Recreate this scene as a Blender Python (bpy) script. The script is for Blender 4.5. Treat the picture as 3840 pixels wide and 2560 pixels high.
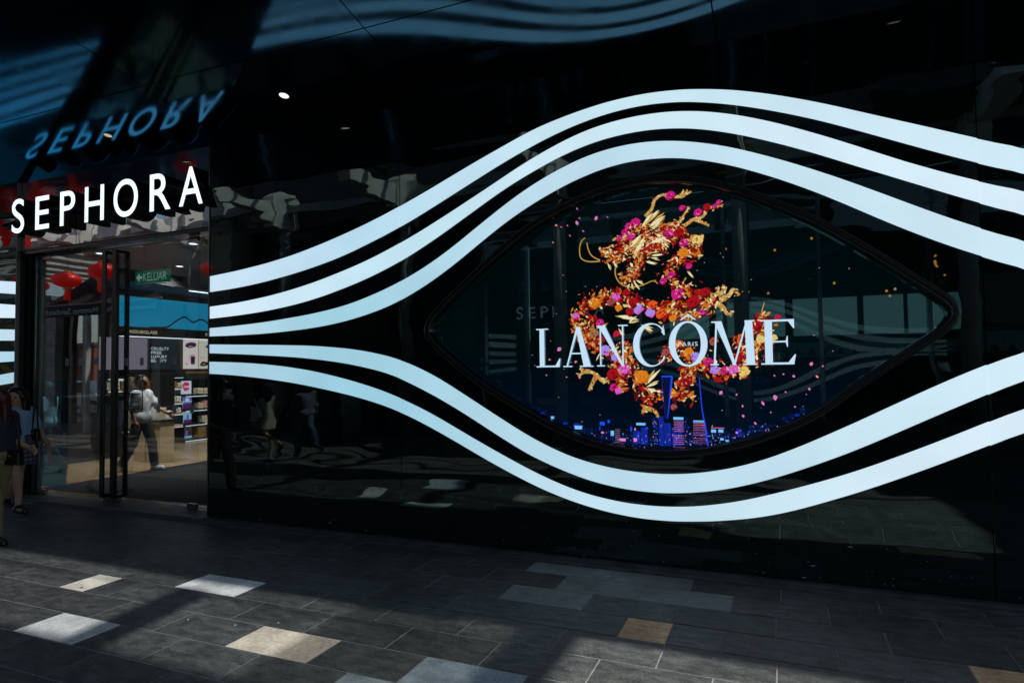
import bpy, bmesh, math, random
import numpy as np
from mathutils import Matrix, Vector

for o in list(bpy.data.objects):
    bpy.data.objects.remove(o)
scene = bpy.context.scene
COL = scene.collection
random.seed(7)
rng = np.random.default_rng(7)

# ---------------------------------------------------------------- camera
cam_data = bpy.data.cameras.new("camera")
cam_data.sensor_width = 36.0
cam_data.lens = 22.49
cam_data.clip_start = 0.05
cam_data.clip_end = 2000
camera = bpy.data.objects.new("camera", cam_data)
COL.objects.link(camera)
yaw, pitch, roll = 0.39925, 0.04024, -0.0127
fwd = Vector((-math.sin(yaw) * math.cos(pitch), math.cos(yaw) * math.cos(pitch), math.sin(pitch)))
r0 = Vector((math.cos(yaw), math.sin(yaw), 0))
u0 = r0.cross(fwd)
rt = math.cos(roll) * r0 + math.sin(roll) * u0
up = -math.sin(roll) * r0 + math.cos(roll) * u0
m = Matrix((rt, up, -fwd)).transposed().to_4x4()
m.translation = Vector((0.0, -5.7727, 1.8))
camera.matrix_world = m
scene.camera = camera

# ---------------------------------------------------------------- sky and sun
SUN_DIR = Vector((0.45, -0.335, 1.0)).normalized()      # towards the sun
world = bpy.data.worlds.new("World")
scene.world = world
world.use_nodes = True
wn = world.node_tree
sky = wn.nodes.new("ShaderNodeTexSky")
sky.sky_type = 'NISHITA'
sky.sun_disc = False
sky.sun_elevation = math.asin(SUN_DIR.z)
sky.sun_rotation = math.atan2(SUN_DIR.x, SUN_DIR.y)
wn.links.new(sky.outputs[0], wn.nodes["Background"].inputs[0])
wn.nodes["Background"].inputs[1].default_value = 0.12
sun_data = bpy.data.lights.new("sun", 'SUN')
sun_data.energy = 5.0
sun_data.angle = math.radians(1.1)
sun_data.color = (1.0, 0.94, 0.86)
sun = bpy.data.objects.new("sun", sun_data)
COL.objects.link(sun)
sun.location = SUN_DIR * 40
sun.rotation_euler = SUN_DIR.to_track_quat('Z', 'Y').to_euler()

# ---------------------------------------------------------------- exposure
scene.render.engine = 'CYCLES'
vs = scene.view_settings
vs.view_transform = 'Standard'
vs.look = 'None'
vs.gamma = 1.0
vs.exposure = 0.0
vs.use_curve_mapping = False
scene.cycles.max_bounces = 10
scene.cycles.glossy_bounces = 5
scene.cycles.transparent_max_bounces = 16
scene.cycles.caustics_reflective = False
scene.cycles.caustics_refractive = False
scene.cycles.use_denoising = True

# ---------------------------------------------------------------- measured outlines (metres)
STRIP_X=[-6.446, -6.296, -6.146, -5.996, -5.846, -5.695, -5.545, -5.395, -5.245, -5.095, -4.945, -4.795, -4.645, -4.495, -4.344, -4.194, -4.044, -3.894, -3.744, -3.594, -3.444, -3.294, -3.144, -2.993, -2.843, -2.693, -2.543, -2.393, -2.243, -2.093, -1.943, -1.793, -1.642, -1.492, -1.342, -1.192, -1.042, -0.892, -0.742, -0.592, -0.442, -0.291, -0.141, 0.009, 0.159, 0.309, 0.459, 0.609, 0.759, 0.909, 1.06, 1.21, 1.36, 1.51, 1.66, 1.963, 2.266, 2.569, 2.872, 3.175, 3.478, 3.782, 4.085, 4.388, 4.691, 4.994, 5.297, 5.6]
STRIP_Z=[[2.96, 2.972, 2.985, 2.999, 3.016, 3.034, 3.054, 3.078, 3.103, 3.132, 3.165, 3.2, 3.238, 3.278, 3.32, 3.364, 3.411, 3.461, 3.514, 3.569, 3.626, 3.685, 3.746, 3.807, 3.867, 3.925, 3.981, 4.037, 4.09, 4.135, 4.171, 4.202, 4.228, 4.249, 4.263, 4.27, 4.27, 4.262, 4.247, 4.223, 4.193, 4.156, 4.112, 4.063, 4.009, 3.951, 3.889, 3.824, 3.759, 3.694, 3.629, 3.564, 3.499, 3.436, 3.373, 3.257, 3.164, 3.091, 3.035, 2.995, 2.969, 2.953, 2.945, 2.945, 2.948, 2.953, 2.958, 2.96], [2.767, 2.775, 2.784, 2.795, 2.809, 2.825, 2.844, 2.866, 2.889, 2.915, 2.943, 2.974, 3.008, 3.046, 3.089, 3.137, 3.187, 3.238, 3.294, 3.353, 3.416, 3.482, 3.549, 3.617, 3.684, 3.751, 3.816, 3.878, 3.936, 3.99, 4.038, 4.08, 4.114, 4.141, 4.159, 4.168, 4.168, 4.158, 4.139, 4.109, 4.072, 4.028, 3.979, 3.925, 3.867, 3.805, 3.738, 3.668, 3.596, 3.524, 3.452, 3.382, 3.314, 3.25, 3.188, 3.074, 2.982, 2.909, 2.853, 2.812, 2.784, 2.767, 2.758, 2.755, 2.757, 2.761, 2.765, 2.767], [2.586, 2.594, 2.603, 2.614, 2.628, 2.644, 2.662, 2.684, 2.708, 2.735, 2.765, 2.798, 2.835, 2.874, 2.915, 2.959, 3.008, 3.061, 3.118, 3.178, 3.242, 3.309, 3.378, 3.449, 3.521, 3.593, 3.666, 3.739, 3.808, 3.871, 3.928, 3.978, 4.019, 4.048, 4.067, 4.077, 4.078, 4.07, 4.052, 4.024, 3.986, 3.939, 3.884, 3.823, 3.756, 3.685, 3.611, 3.534, 3.456, 3.379, 3.306, 3.237, 3.172, 3.111, 3.052, 2.944, 2.853, 2.779, 2.72, 2.674, 2.64, 2.616, 2.6, 2.59, 2.586, 2.585, 2.585, 2.586], [2.44, 2.446, 2.453, 2.461, 2.471, 2.482, 2.496, 2.513, 2.532, 2.554, 2.58, 2.61, 2.644, 2.682, 2.722, 2.766, 2.814, 2.868, 2.926, 2.991, 3.062, 3.137, 3.216, 3.298, 3.38, 3.462, 3.541, 3.614, 3.68, 3.741, 3.797, 3.845, 3.883, 3.911, 3.928, 3.936, 3.934, 3.922, 3.9, 3.867, 3.824, 3.773, 3.716, 3.654, 3.588, 3.519, 3.446, 3.372, 3.3, 3.227, 3.154, 3.081, 3.011, 2.943, 2.877, 2.756, 2.659, 2.582, 2.523, 2.481, 2.452, 2.435, 2.427, 2.425, 2.428, 2.433, 2.438, 2.44], [2.323, 2.327, 2.332, 2.339, 2.346, 2.355, 2.365, 2.378, 2.392, 2.406, 2.422, 2.441, 2.463, 2.489, 2.521, 2.56, 2.604, 2.653, 2.708, 2.77, 2.839, 2.916, 3.0, 3.092, 3.188, 3.283, 3.376, 3.464, 3.544, 3.615, 3.677, 3.73, 3.773, 3.803, 3.821, 3.828, 3.823, 3.807, 3.78, 3.743, 3.698, 3.644, 3.583, 3.518, 3.449, 3.376, 3.3, 3.22, 3.138, 3.055, 2.972, 2.892, 2.817, 2.747, 2.679, 2.556, 2.46, 2.387, 2.335, 2.301, 2.283, 2.276, 2.278, 2.286, 2.298, 2.31, 2.319, 2.323], [2.223, 2.222, 2.222, 2.222, 2.224, 2.226, 2.231, 2.237, 2.245, 2.254, 2.265, 2.279, 2.297, 2.319, 2.346, 2.378, 2.415, 2.459, 2.512, 2.575, 2.646, 2.725, 2.812, 2.906, 3.005, 3.103, 3.198, 3.285, 3.363, 3.433, 3.496, 3.552, 3.598, 3.635, 3.658, 3.669, 3.667, 3.654, 3.629, 3.591, 3.543, 3.486, 3.421, 3.351, 3.275, 3.194, 3.107, 3.017, 2.927, 2.84, 2.757, 2.679, 2.607, 2.539, 2.473, 2.355, 2.265, 2.202, 2.16, 2.137, 2.13, 2.134, 2.147, 2.165, 2.186, 2.204, 2.218, 2.223], [2.123, 2.119, 2.114, 2.109, 2.105, 2.1, 2.095, 2.09, 2.084, 2.078, 2.071, 2.061, 2.049, 2.035, 2.018, 1.996, 1.969, 1.937, 1.896, 1.845, 1.784, 1.714, 1.634, 1.548, 1.461, 1.374, 1.288, 1.203, 1.124, 1.054, 0.993, 0.943, 0.905, 0.876, 0.856, 0.844, 0.84, 0.845, 0.859, 0.883, 0.916, 0.959, 1.012, 1.075, 1.144, 1.218, 1.294, 1.372, 1.452, 1.531, 1.609, 1.684, 1.755, 1.82, 1.882, 1.994, 2.079, 2.139, 2.179, 2.201, 2.209, 2.205, 2.193, 2.176, 2.158, 2.141, 2.128, 2.123], [2.016, 2.01, 2.003, 1.996, 1.989, 1.98, 1.971, 1.962, 1.952, 1.941, 1.927, 1.912, 1.894, 1.874, 1.85, 1.822, 1.791, 1.753, 1.705, 1.645, 1.58, 1.511, 1.436, 1.357, 1.274, 1.189, 1.105, 1.024, 0.95, 0.888, 0.832, 0.783, 0.742, 0.712, 0.69, 0.678, 0.675, 0.681, 0.695, 0.718, 0.749, 0.79, 0.838, 0.892, 0.952, 1.015, 1.082, 1.154, 1.23, 1.307, 1.385, 1.461, 1.536, 1.609, 1.681, 1.81, 1.909, 1.983, 2.034, 2.066, 2.081, 2.084, 2.077, 2.064, 2.048, 2.033, 2.021, 2.016], [1.912, 1.907, 1.902, 1.896, 1.888, 1.878, 1.866, 1.851, 1.835, 1.815, 1.794, 1.768, 1.739, 1.707, 1.673, 1.635, 1.594, 1.548, 1.496, 1.438, 1.376, 1.308, 1.235, 1.159, 1.085, 1.012, 0.941, 0.872, 0.806, 0.746, 0.692, 0.646, 0.61, 0.584, 0.565, 0.556, 0.554, 0.561, 0.575, 0.598, 0.628, 0.666, 0.711, 0.759, 0.81, 0.863, 0.92, 0.982, 1.048, 1.116, 1.187, 1.259, 1.333, 1.406, 1.478, 1.61, 1.716, 1.797, 1.857, 1.899, 1.925, 1.938, 1.942, 1.939, 1.931, 1.922, 1.915, 1.912], [1.766, 1.759, 1.751, 1.741, 1.728, 1.714, 1.699, 1.682, 1.664, 1.643, 1.62, 1.595, 1.569, 1.541, 1.511, 1.478, 1.441, 1.399, 1.35, 1.295, 1.233, 1.166, 1.096, 1.023, 0.95, 0.878, 0.809, 0.743, 0.681, 0.625, 0.576, 0.534, 0.499, 0.471, 0.451, 0.438, 0.434, 0.437, 0.447, 0.462, 0.483, 0.509, 0.543, 0.586, 0.637, 0.693, 0.751, 0.813, 0.878, 0.946, 1.016, 1.088, 1.161, 1.235, 1.309, 1.444, 1.551, 1.635, 1.698, 1.742, 1.77, 1.786, 1.791, 1.789, 1.783, 1.775, 1.768, 1.766]]
STRIP_LEFT=[[3.14, 0.1], [2.96, 0.1], [2.8, 0.1], [2.61, 0.05], [2.44, 0.05], [2.28, 0.03], [2.12, 0.02], [1.98, -0.03], [1.82, -0.11], [1.67, -0.11]]
EYE=[[-3.427, 2.193], [-3.41, 2.27], [-3.365, 2.342], [-3.302, 2.407], [-3.233, 2.469], [-3.163, 2.529], [-3.091, 2.587], [-3.018, 2.645], [-2.945, 2.703], [-2.872, 2.759], [-2.798, 2.816], [-2.724, 2.872], [-2.65, 2.927], [-2.574, 2.981], [-2.498, 3.034], [-2.421, 3.086], [-2.343, 3.136], [-2.264, 3.184], [-2.183, 3.229], [-2.1, 3.27], [-2.016, 3.309], [-1.93, 3.344], [-1.843, 3.376], [-1.755, 3.405], [-1.666, 3.431], [-1.576, 3.453], [-1.485, 3.472], [-1.394, 3.488], [-1.302, 3.5], [-1.21, 3.508], [-1.118, 3.511], [-1.025, 3.51], [-0.933, 3.504], [-0.841, 3.494], [-0.75, 3.478], [-0.659, 3.457], [-0.57, 3.432], [-0.483, 3.403], [-0.396, 3.369], [-0.311, 3.333], [-0.227, 3.294], [-0.144, 3.253], [-0.061, 3.21], [0.02, 3.166], [0.101, 3.12], [0.181, 3.073], [0.261, 3.026], [0.338, 2.975], [0.415, 2.923], [0.489, 2.868], [0.563, 2.812], [0.637, 2.755], [0.711, 2.699], [0.783, 2.641], [0.856, 2.583], [0.927, 2.524], [0.999, 2.466], [1.072, 2.407], [1.143, 2.349], [1.208, 2.289], [1.251, 2.224], [1.258, 2.154], [1.225, 2.086], [1.166, 2.023], [1.094, 1.966], [1.018, 1.913], [0.942, 1.86], [0.866, 1.807], [0.79, 1.753], [0.715, 1.699], [0.639, 1.645], [0.565, 1.59], [0.491, 1.533], [0.419, 1.476], [0.346, 1.419], [0.269, 1.367], [0.19, 1.319], [0.109, 1.275], [0.026, 1.234], [-0.058, 1.195], [-0.144, 1.16], [-0.231, 1.127], [-0.319, 1.098], [-0.408, 1.072], [-0.497, 1.049], [-0.588, 1.03], [-0.679, 1.014], [-0.771, 1.003], [-0.863, 0.994], [-0.956, 0.989], [-1.049, 0.987], [-1.141, 0.989], [-1.234, 0.993], [-1.326, 1.001], [-1.418, 1.013], [-1.509, 1.029], [-1.6, 1.049], [-1.689, 1.072], [-1.778, 1.1], [-1.865, 1.131], [-1.951, 1.165], [-2.036, 1.202], [-2.12, 1.241], [-2.203, 1.282], [-2.285, 1.325], [-2.367, 1.37], [-2.448, 1.415], [-2.529, 1.459], [-2.61, 1.505], [-2.691, 1.551], [-2.77, 1.599], [-2.848, 1.65], [-2.924, 1.702], [-2.999, 1.757], [-3.073, 1.812], [-3.147, 1.869], [-3.219, 1.927], [-3.291, 1.986], [-3.357, 2.048], [-3.407, 2.117]]
IMAGE_PATHS={'body': [[[-0.688, 2.931], [-0.657, 2.86], [-0.732, 2.782], [-0.831, 2.773], [-0.908, 2.676], [-0.935, 2.592], [-0.828, 2.534], [-0.78, 2.472], [-0.635, 2.422], [-0.573, 2.352], [-0.655, 2.272], [-0.802, 2.245], [-0.95, 2.285], [-1.119, 2.336], [-1.291, 2.388], [-1.432, 2.466], [-1.576, 2.465], [-1.705, 2.409], [-1.791, 2.306], [-1.84, 2.181], [-1.73, 2.088], [-1.64, 1.978], [-1.514, 1.922], [-1.39, 1.876]], [[-1.334, 2.023], [-1.336, 1.919], [-1.286, 1.779], [-1.236, 1.675], [-1.204, 1.554], [-1.12, 1.478], [-1.017, 1.538], [-0.917, 1.521], [-0.819, 1.505], [-0.777, 1.556]], [[-0.849, 1.623], [-0.798, 1.723], [-0.731, 1.789], [-0.761, 1.89], [-0.858, 1.96], [-0.975, 1.911], [-0.977, 1.826]], [[-0.666, 1.822], [-0.572, 1.754], [-0.446, 1.737], [-0.337, 1.768], [-0.289, 1.865], [-0.333, 1.947], [-0.345, 2.045]], [[-0.244, 1.832], [-0.181, 1.927], [-0.194, 2.025], [-0.125, 2.071], [-0.145, 2.168], [-0.174, 2.202]], [[-1.017, 2.306], [-0.882, 2.35], [-0.783, 2.379]], [[-1.708, 2.284], [-1.673, 2.14], [-1.639, 2.032]], [[-0.764, 1.773], [-0.798, 1.69], [-0.85, 1.589]], [[-1.48, 1.799], [-1.392, 1.745], [-1.359, 1.658], [-1.413, 1.571]]], 'head': [[[-1.551, 2.847], [-1.459, 2.876], [-1.352, 2.902], [-1.228, 2.927], [-1.106, 2.968], [-0.985, 2.992], [-0.868, 2.998], [-0.768, 2.989]], [[-1.386, 2.94], [-1.278, 3.037], [-1.207, 3.1]], [[-1.461, 2.805], [-1.353, 2.832], [-1.212, 2.855], [-1.09, 2.88], [-0.954, 2.903]], [[-1.304, 2.617], [-1.233, 2.664], [-1.214, 2.75], [-1.177, 2.835]], [[-1.375, 2.604], [-1.287, 2.624], [-1.215, 2.681]], [[-1.242, 3.069], [-1.103, 3.073], [-0.95, 3.058], [-0.833, 3.046]], [[-1.175, 2.975], [-1.003, 2.968], [-0.786, 2.939], [-0.689, 2.897]], [[-1.142, 2.884], [-1.039, 2.884], [-0.938, 2.867]]], 'limb': [[[-0.572, 2.401], [-0.508, 2.431], [-0.522, 2.482]], [[-0.508, 2.415], [-0.452, 2.453], [-0.467, 2.495]], [[-0.493, 2.364], [-0.414, 2.409], [-0.381, 2.457], [-0.329, 2.405]], [[-0.525, 2.349], [-0.464, 2.296], [-0.434, 2.245], [-0.387, 2.252]], [[-1.482, 1.711], [-1.555, 1.659], [-1.644, 1.73], [-1.717, 1.748], [-1.811, 1.713]], [[-1.626, 1.712], [-1.674, 1.623], [-1.702, 1.57]], [[-1.699, 1.748], [-1.791, 1.776]], [[-1.19, 1.417], [-1.088, 1.384], [-1.047, 1.317]], [[-1.173, 1.4], [-1.2, 1.357]]], 'horn': [[[-1.136, 3.181], [-1.074, 3.244], [-1.047, 3.319], [-0.977, 3.363], [-0.902, 3.337], [-0.81, 3.327], [-0.76, 3.355], [-0.719, 3.362]], [[-0.81, 3.327], [-0.784, 3.384]], [[-0.933, 3.082], [-0.832, 3.098], [-0.789, 3.153], [-0.738, 3.224]], [[-0.783, 3.059], [-0.7, 3.11], [-0.619, 3.127], [-0.585, 3.191], [-0.52, 3.201], [-0.449, 3.209]], [[-0.7, 3.11], [-0.62, 3.068], [-0.572, 3.041]], [[-0.52, 3.201], [-0.471, 3.254]]], 'whisk': [[[-1.57, 2.795], [-1.68, 2.8], [-1.754, 2.836], [-1.771, 2.919], [-1.751, 2.999], [-1.713, 3.032]], [[-1.57, 2.804], [-1.651, 2.855], [-1.687, 2.93], [-1.695, 2.985]], [[-1.408, 2.765], [-1.427, 2.678], [-1.393, 2.587], [-1.306, 2.534], [-1.184, 2.539], [-1.08, 2.576], [-1.029, 2.547]], [[-1.323, 2.548], [-1.289, 2.493]], [[-0.145, 2.168], [-0.15, 2.249], [-0.128, 2.329]]], 'spike': [[[-1.128, 3.11], [-0.989, 3.235]], [[-1.103, 3.073], [-0.95, 3.205]], [[-1.172, 3.079], [-1.049, 3.198]], [[-1.069, 3.052], [-0.966, 3.128]], [[-1.053, 3.016], [-0.878, 2.931]], [[-1.054, 2.981], [-0.921, 2.874]], [[-1.092, 2.811], [-0.964, 2.809]], [[-1.092, 2.793], [-1.007, 2.761]], [[-1.144, 2.763], [-1.025, 2.722]], [[-1.143, 2.85], [-0.988, 2.854]], [[-1.288, 2.563], [-1.324, 2.513]], [[-1.27, 2.571], [-1.263, 2.492]], [[-1.252, 2.578], [-1.193, 2.514]], [[-1.235, 2.595], [-1.149, 2.554]], [[-1.174, 3.009], [-1.317, 2.864]], [[-1.14, 2.989], [-1.23, 2.839]], [[-1.55, 2.883], [-1.585, 2.931]], [[-1.532, 2.864], [-1.54, 2.918]], [[-1.498, 2.772], [-1.463, 2.707]], [[-1.443, 2.785], [-1.409, 2.712]], [[-1.107, 2.916], [-0.919, 2.96]], [[-1.168, 1.623], [-1.063, 1.776]], [[-1.152, 1.606], [-1.032, 1.648]], [[-1.169, 1.589], [-1.05, 1.563]], [[-1.225, 2.228], [-1.435, 2.263]], [[-1.191, 2.175], [-1.072, 2.111]], [[-1.618, 2.155], [-1.5, 2.195]], [[-1.293, 2.318], [-1.299, 2.441]], [[-1.313, 2.197], [-1.224, 2.246]], [[-1.624, 1.854], [-1.586, 1.924]], [[-0.713, 2.578], [-0.76, 2.649]], [[-1.402, 2.148], [-1.35, 2.076]]]}
IMAGE_ROSES=[[-0.898, 3.342, 'm', 0.048], [-0.796, 3.217, 'm', 0.032], [-0.658, 3.161, 'm', 0.044], [-0.581, 3.202, 'r', 0.036], [-0.52, 3.201, 'm', 0.024], [-0.48, 3.233, 'm', 0.028], [-1.224, 3.123, 'm', 0.052], [-1.286, 3.099, 'm', 0.04], [-1.327, 3.045, 'm', 0.036], [-1.27, 3.001, 'm', 0.044], [-1.377, 2.993, 'm', 0.032], [-0.918, 2.991, 'm', 0.052], [-0.787, 2.897, 'm', 0.048], [-0.797, 2.813, 'o', 0.048], [-0.91, 2.616, 'm', 0.04], [-0.981, 2.565, 'm', 0.036], [-0.751, 2.685, 'm', 0.032], [-0.855, 2.434, 'm', 0.065], [-1.632, 2.397, 'o', 0.056], [-1.423, 2.439, 'p', 0.044], [-1.816, 2.285, 'p', 0.036], [-1.398, 2.341, 'o', 0.036], [-1.226, 2.329, 'l', 0.056], [-1.103, 2.284, 'l', 0.044], [-1.081, 2.352, 'or', 0.048], [-1.005, 2.267, 'or', 0.056], [-0.905, 2.224, 'o', 0.036], [-0.647, 2.263, 'm', 0.036], [-1.256, 2.387, 'r', 0.052], [-1.293, 2.301, 'r', 0.044], [-1.581, 2.207, 'm', 0.044], [-1.637, 2.103, 'g', 0.052], [-1.531, 1.949, 'l', 0.048], [-1.443, 1.877, 'l', 0.04], [-1.353, 1.762, 'p', 0.056], [-1.457, 1.597, 'm', 0.044], [-1.414, 1.562, 'p', 0.036], [-1.464, 1.72, 'r', 0.061], [-1.193, 1.692, 'o', 0.069], [-0.769, 1.907, 'o', 0.052], [-0.713, 1.873, 'l', 0.044], [-0.602, 1.821, 'm', 0.044], [-0.462, 1.745, 'm', 0.044], [-0.548, 1.754, 'l', 0.04], [-0.392, 1.753, 'p', 0.048], [-0.933, 1.547, 'o', 0.048], [-0.799, 1.656, 'r', 0.061], [-0.718, 2.359, 'r', 0.069], [-0.619, 2.437, 'r', 0.052], [-0.911, 1.421, 'n', 0.032], [-0.335, 1.858, 'r', 0.052], [-1.325, 2.478, 'r', 0.04], [-1.073, 2.879, 'r', 0.048], [-0.834, 2.995, 'r', 0.052], [-0.191, 2.138, 'r', 0.044], [-0.164, 2.008, 'y', 0.04], [-0.059, 2.021, 'y', 0.032], [-0.307, 1.735, 'y', 0.052], [-0.672, 2.912, 'y', 0.052], [-0.025, 2.195, 'r2', 0.028], [-1.421, 2.096, 'r2', 0.036], [-1.469, 2.397, 'n', 0.044], [-0.975, 1.911, 'n', 0.044], [-0.55, 2.002, 'n', 0.044]]
IMAGE_PETALS=[[-1.974, 3.373, 0.012], [-1.785, 3.321, 0.012], [-2.029, 3.329, 0.012], [-2.051, 3.276, 0.012], [-1.599, 3.209, 0.028], [-1.489, 3.208, 0.012], [-1.764, 3.226, 0.012], [-1.791, 3.183, 0.028], [-2.002, 3.18, 0.018], [-1.951, 3.16, 0.012], [-1.886, 3.167, 0.012], [-1.863, 3.068, 0.012], [-2.036, 3.015, 0.012], [-1.73, 3.097, 0.012], [-1.847, 3.438, 0.012], [-1.99, 1.968, 0.032], [-1.827, 1.842, 0.02], [-2.093, 1.87, 0.016], [-2.125, 1.719, 0.012], [-1.789, 1.695, 0.02], [-1.92, 1.699, 0.012], [-1.998, 1.805, 0.012], [0.224, 1.796, 0.026], [0.085, 1.696, 0.018], [0.006, 1.712, 0.012], [0.263, 1.691, 0.02], [0.201, 1.59, 0.018], [0.019, 1.562, 0.012], [-0.066, 1.515, 0.034], [-0.504, 1.553, 0.026], [-0.374, 1.538, 0.014], [-0.163, 1.465, 0.024], [-0.327, 1.439, 0.016], [0.087, 1.438, 0.012], [-0.102, 1.388, 0.012], [-0.325, 1.354, 0.018], [-0.228, 1.293, 0.02], [-0.065, 1.701, 0.012], [0.308, 1.777, 0.012]]
IMAGE_SKYLINE=[['c', -2.041, 1.319, -1.974, 1.262], ['c', -2.084, 1.321, -2.055, 1.295], ['c', -1.995, 1.266, -1.945, 1.223], ['c', -1.845, 1.236, -1.773, 1.202], ['b', -1.599, 1.278, -1.551, 1.245], ['b', -1.524, 1.297, -1.503, 1.268], ['p', -1.587, 1.185, -1.561, 1.169], ['b', -1.604, 1.231, -1.596, 1.198], ['c', -1.496, 1.196, -1.466, 1.15], ['p', -1.411, 1.129, -1.356, 1.103], ['p', -1.281, 1.135, -1.251, 1.103], ['c', -1.254, 1.275, -1.171, 1.254], ['b', -1.169, 1.238, -1.148, 1.218], ['b', -1.24, 1.19, -1.233, 1.124], ['b', -1.311, 1.239, -1.295, 1.197], ['p', -1.273, 1.227, -1.261, 1.206], ['c', -0.918, 1.334, -0.83, 1.311], ['c', -0.744, 1.307, -0.653, 1.294], ['c', -0.594, 1.232, -0.553, 1.205], ['c', -0.533, 1.234, -0.492, 1.207], ['p', -0.594, 1.248, -0.483, 1.244], ['c', -0.402, 1.178, -0.346, 1.133], ['c', -0.52, 1.159, -0.49, 1.14], ['p', -0.39, 1.218, -0.372, 1.202], ['b', -0.932, 1.235, -0.92, 1.215], ['c', -1.765, 1.154, -1.688, 1.14], ['c', -0.475, 1.144, -0.449, 1.129], ['b', -1.036, 1.286, -1.036, 1.008], ['b', -1.098, 1.25, -1.082, 1.24], ['b', -1.232, 1.054, -1.219, 1.038], ['b', -1.13, 1.284, -1.123, 0.988], ['b', -1.11, 1.21, -1.101, 0.988], ['b', -1.149, 1.201, -1.142, 0.995], ['b', -1.16, 1.184, -1.157, 1.019], ['p', -0.428, 1.181, -0.418, 1.079], ['p', -0.914, 1.295, -0.828, 1.292], ['p', -0.915, 1.278, -0.829, 1.275], ['p', -0.915, 1.261, -0.829, 1.258], ['p', -0.916, 1.244, -0.83, 1.241], ['p', -0.916, 1.227, -0.83, 1.224], ['p', -0.916, 1.21, -0.83, 1.207], ['p', -0.919, 1.171, -0.826, 1.168], ['p', -0.919, 1.152, -0.826, 1.149], ['p', -0.92, 1.133, -0.827, 1.131], ['p', -0.92, 1.115, -0.827, 1.112], ['p', -0.921, 1.096, -0.827, 1.093], ['p', -0.923, 1.065, -0.82, 1.064], ['p', -0.923, 1.05, -0.821, 1.049], ['p', -0.924, 1.036, -0.821, 1.035], ['p', -0.924, 1.021, -0.821, 1.02], ['p', -0.745, 1.286, -0.647, 1.283], ['p', -0.745, 1.271, -0.646, 1.268], ['p', -0.746, 1.255, -0.645, 1.253], ['p', -0.746, 1.24, -0.643, 1.238], ['p', -0.746, 1.225, -0.642, 1.223], ['p', -0.747, 1.209, -0.641, 1.208], ['p', -0.747, 1.194, -0.64, 1.192], ['p', -0.747, 1.179, -0.639, 1.177], ['p', -0.748, 1.152, -0.641, 1.15], ['p', -0.748, 1.136, -0.639, 1.135], ['p', -0.749, 1.121, -0.637, 1.12], ['p', -0.749, 1.106, -0.635, 1.105], ['p', -0.75, 1.09, -0.633, 1.09], ['p', -0.75, 1.075, -0.631, 1.075], ['p', -0.75, 1.06, -0.629, 1.06], ['p', -0.751, 1.045, -0.627, 1.045], ['p', -0.751, 1.029, -0.625, 1.03], ['w', -1.452, 1.21, -1.407, 1.208], ['w', -1.453, 1.193, -1.407, 1.191], ['w', -1.453, 1.176, -1.408, 1.174], ['w', -1.453, 1.159, -1.408, 1.157], ['w', -1.454, 1.142, -1.408, 1.14], ['w', -1.454, 1.125, -1.409, 1.124], ['w', -1.454, 1.109, -1.409, 1.107], ['w', -1.455, 1.092, -1.409, 1.09], ['w', -1.455, 1.075, -1.41, 1.073]]
IMAGE_TOWER=[[-0.684, 1.688], [-0.67, 1.438], [-0.657, 1.342], [-0.64, 1.247], [-0.631, 1.151], [-0.618, 1.04]]
IMAGE_GATE=[[-1.014, 1.699], [-0.922, 1.699], [-0.969, 1.319], [-0.989, 1.318], [-0.939, 1.682], [-1.001, 1.682]]
IMAGE_TEXT={'L': [[-2.225, 2.173], [-1.979, 1.796]], 'A': [[-1.95, 2.178], [-1.652, 1.795]], 'N': [[-1.614, 2.182], [-1.317, 1.797]], 'C': [[-1.269, 2.181], [-0.978, 1.796]], 'O': [[-0.943, 2.186], [-0.606, 1.794]], 'M': [[-0.585, 2.181], [-0.2, 1.794]], 'E': [[-0.167, 2.177], [0.108, 1.795]], 'hat': [[-0.843, 2.26], [-0.697, 2.203]], 'PARIS': [[-0.857, 2.007], [-0.691, 1.969]]}
# ---------------------------------------------------------------- materials
def lin(r, g, b):
    f = lambda c: c / 12.92 if c <= 0.04045 else ((c + 0.055) / 1.055) ** 2.4
    return (f(r / 255), f(g / 255), f(b / 255), 1.0)

MATS = {}

def base_mat(name):
    m = bpy.data.materials.new(name)
    m.use_nodes = True
    nt = m.node_tree
    return m, nt, nt.nodes["Principled BSDF"]

def add_bump(nt, bsdf, scale, distance, stretch=(1, 1, 1), detail=2.0, strength=1.0):
    tc = nt.nodes.new("ShaderNodeTexCoord")
    mp = nt.nodes.new("ShaderNodeMapping")
    mp.inputs["Scale"].default_value = stretch
    nz = nt.nodes.new("ShaderNodeTexNoise")
    nz.inputs["Scale"].default_value = scale
    nz.inputs["Detail"].default_value = detail
    bp = nt.nodes.new("ShaderNodeBump")
    bp.inputs["Strength"].default_value = strength
    bp.inputs["Distance"].default_value = distance
    nt.links.new(tc.outputs["Object"], mp.inputs[0])
    nt.links.new(mp.outputs[0], nz.inputs[0])
    nt.links.new(nz.outputs[0], bp.inputs["Height"])
    nt.links.new(bp.outputs[0], bsdf.inputs["Normal"])
    return nz

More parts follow.
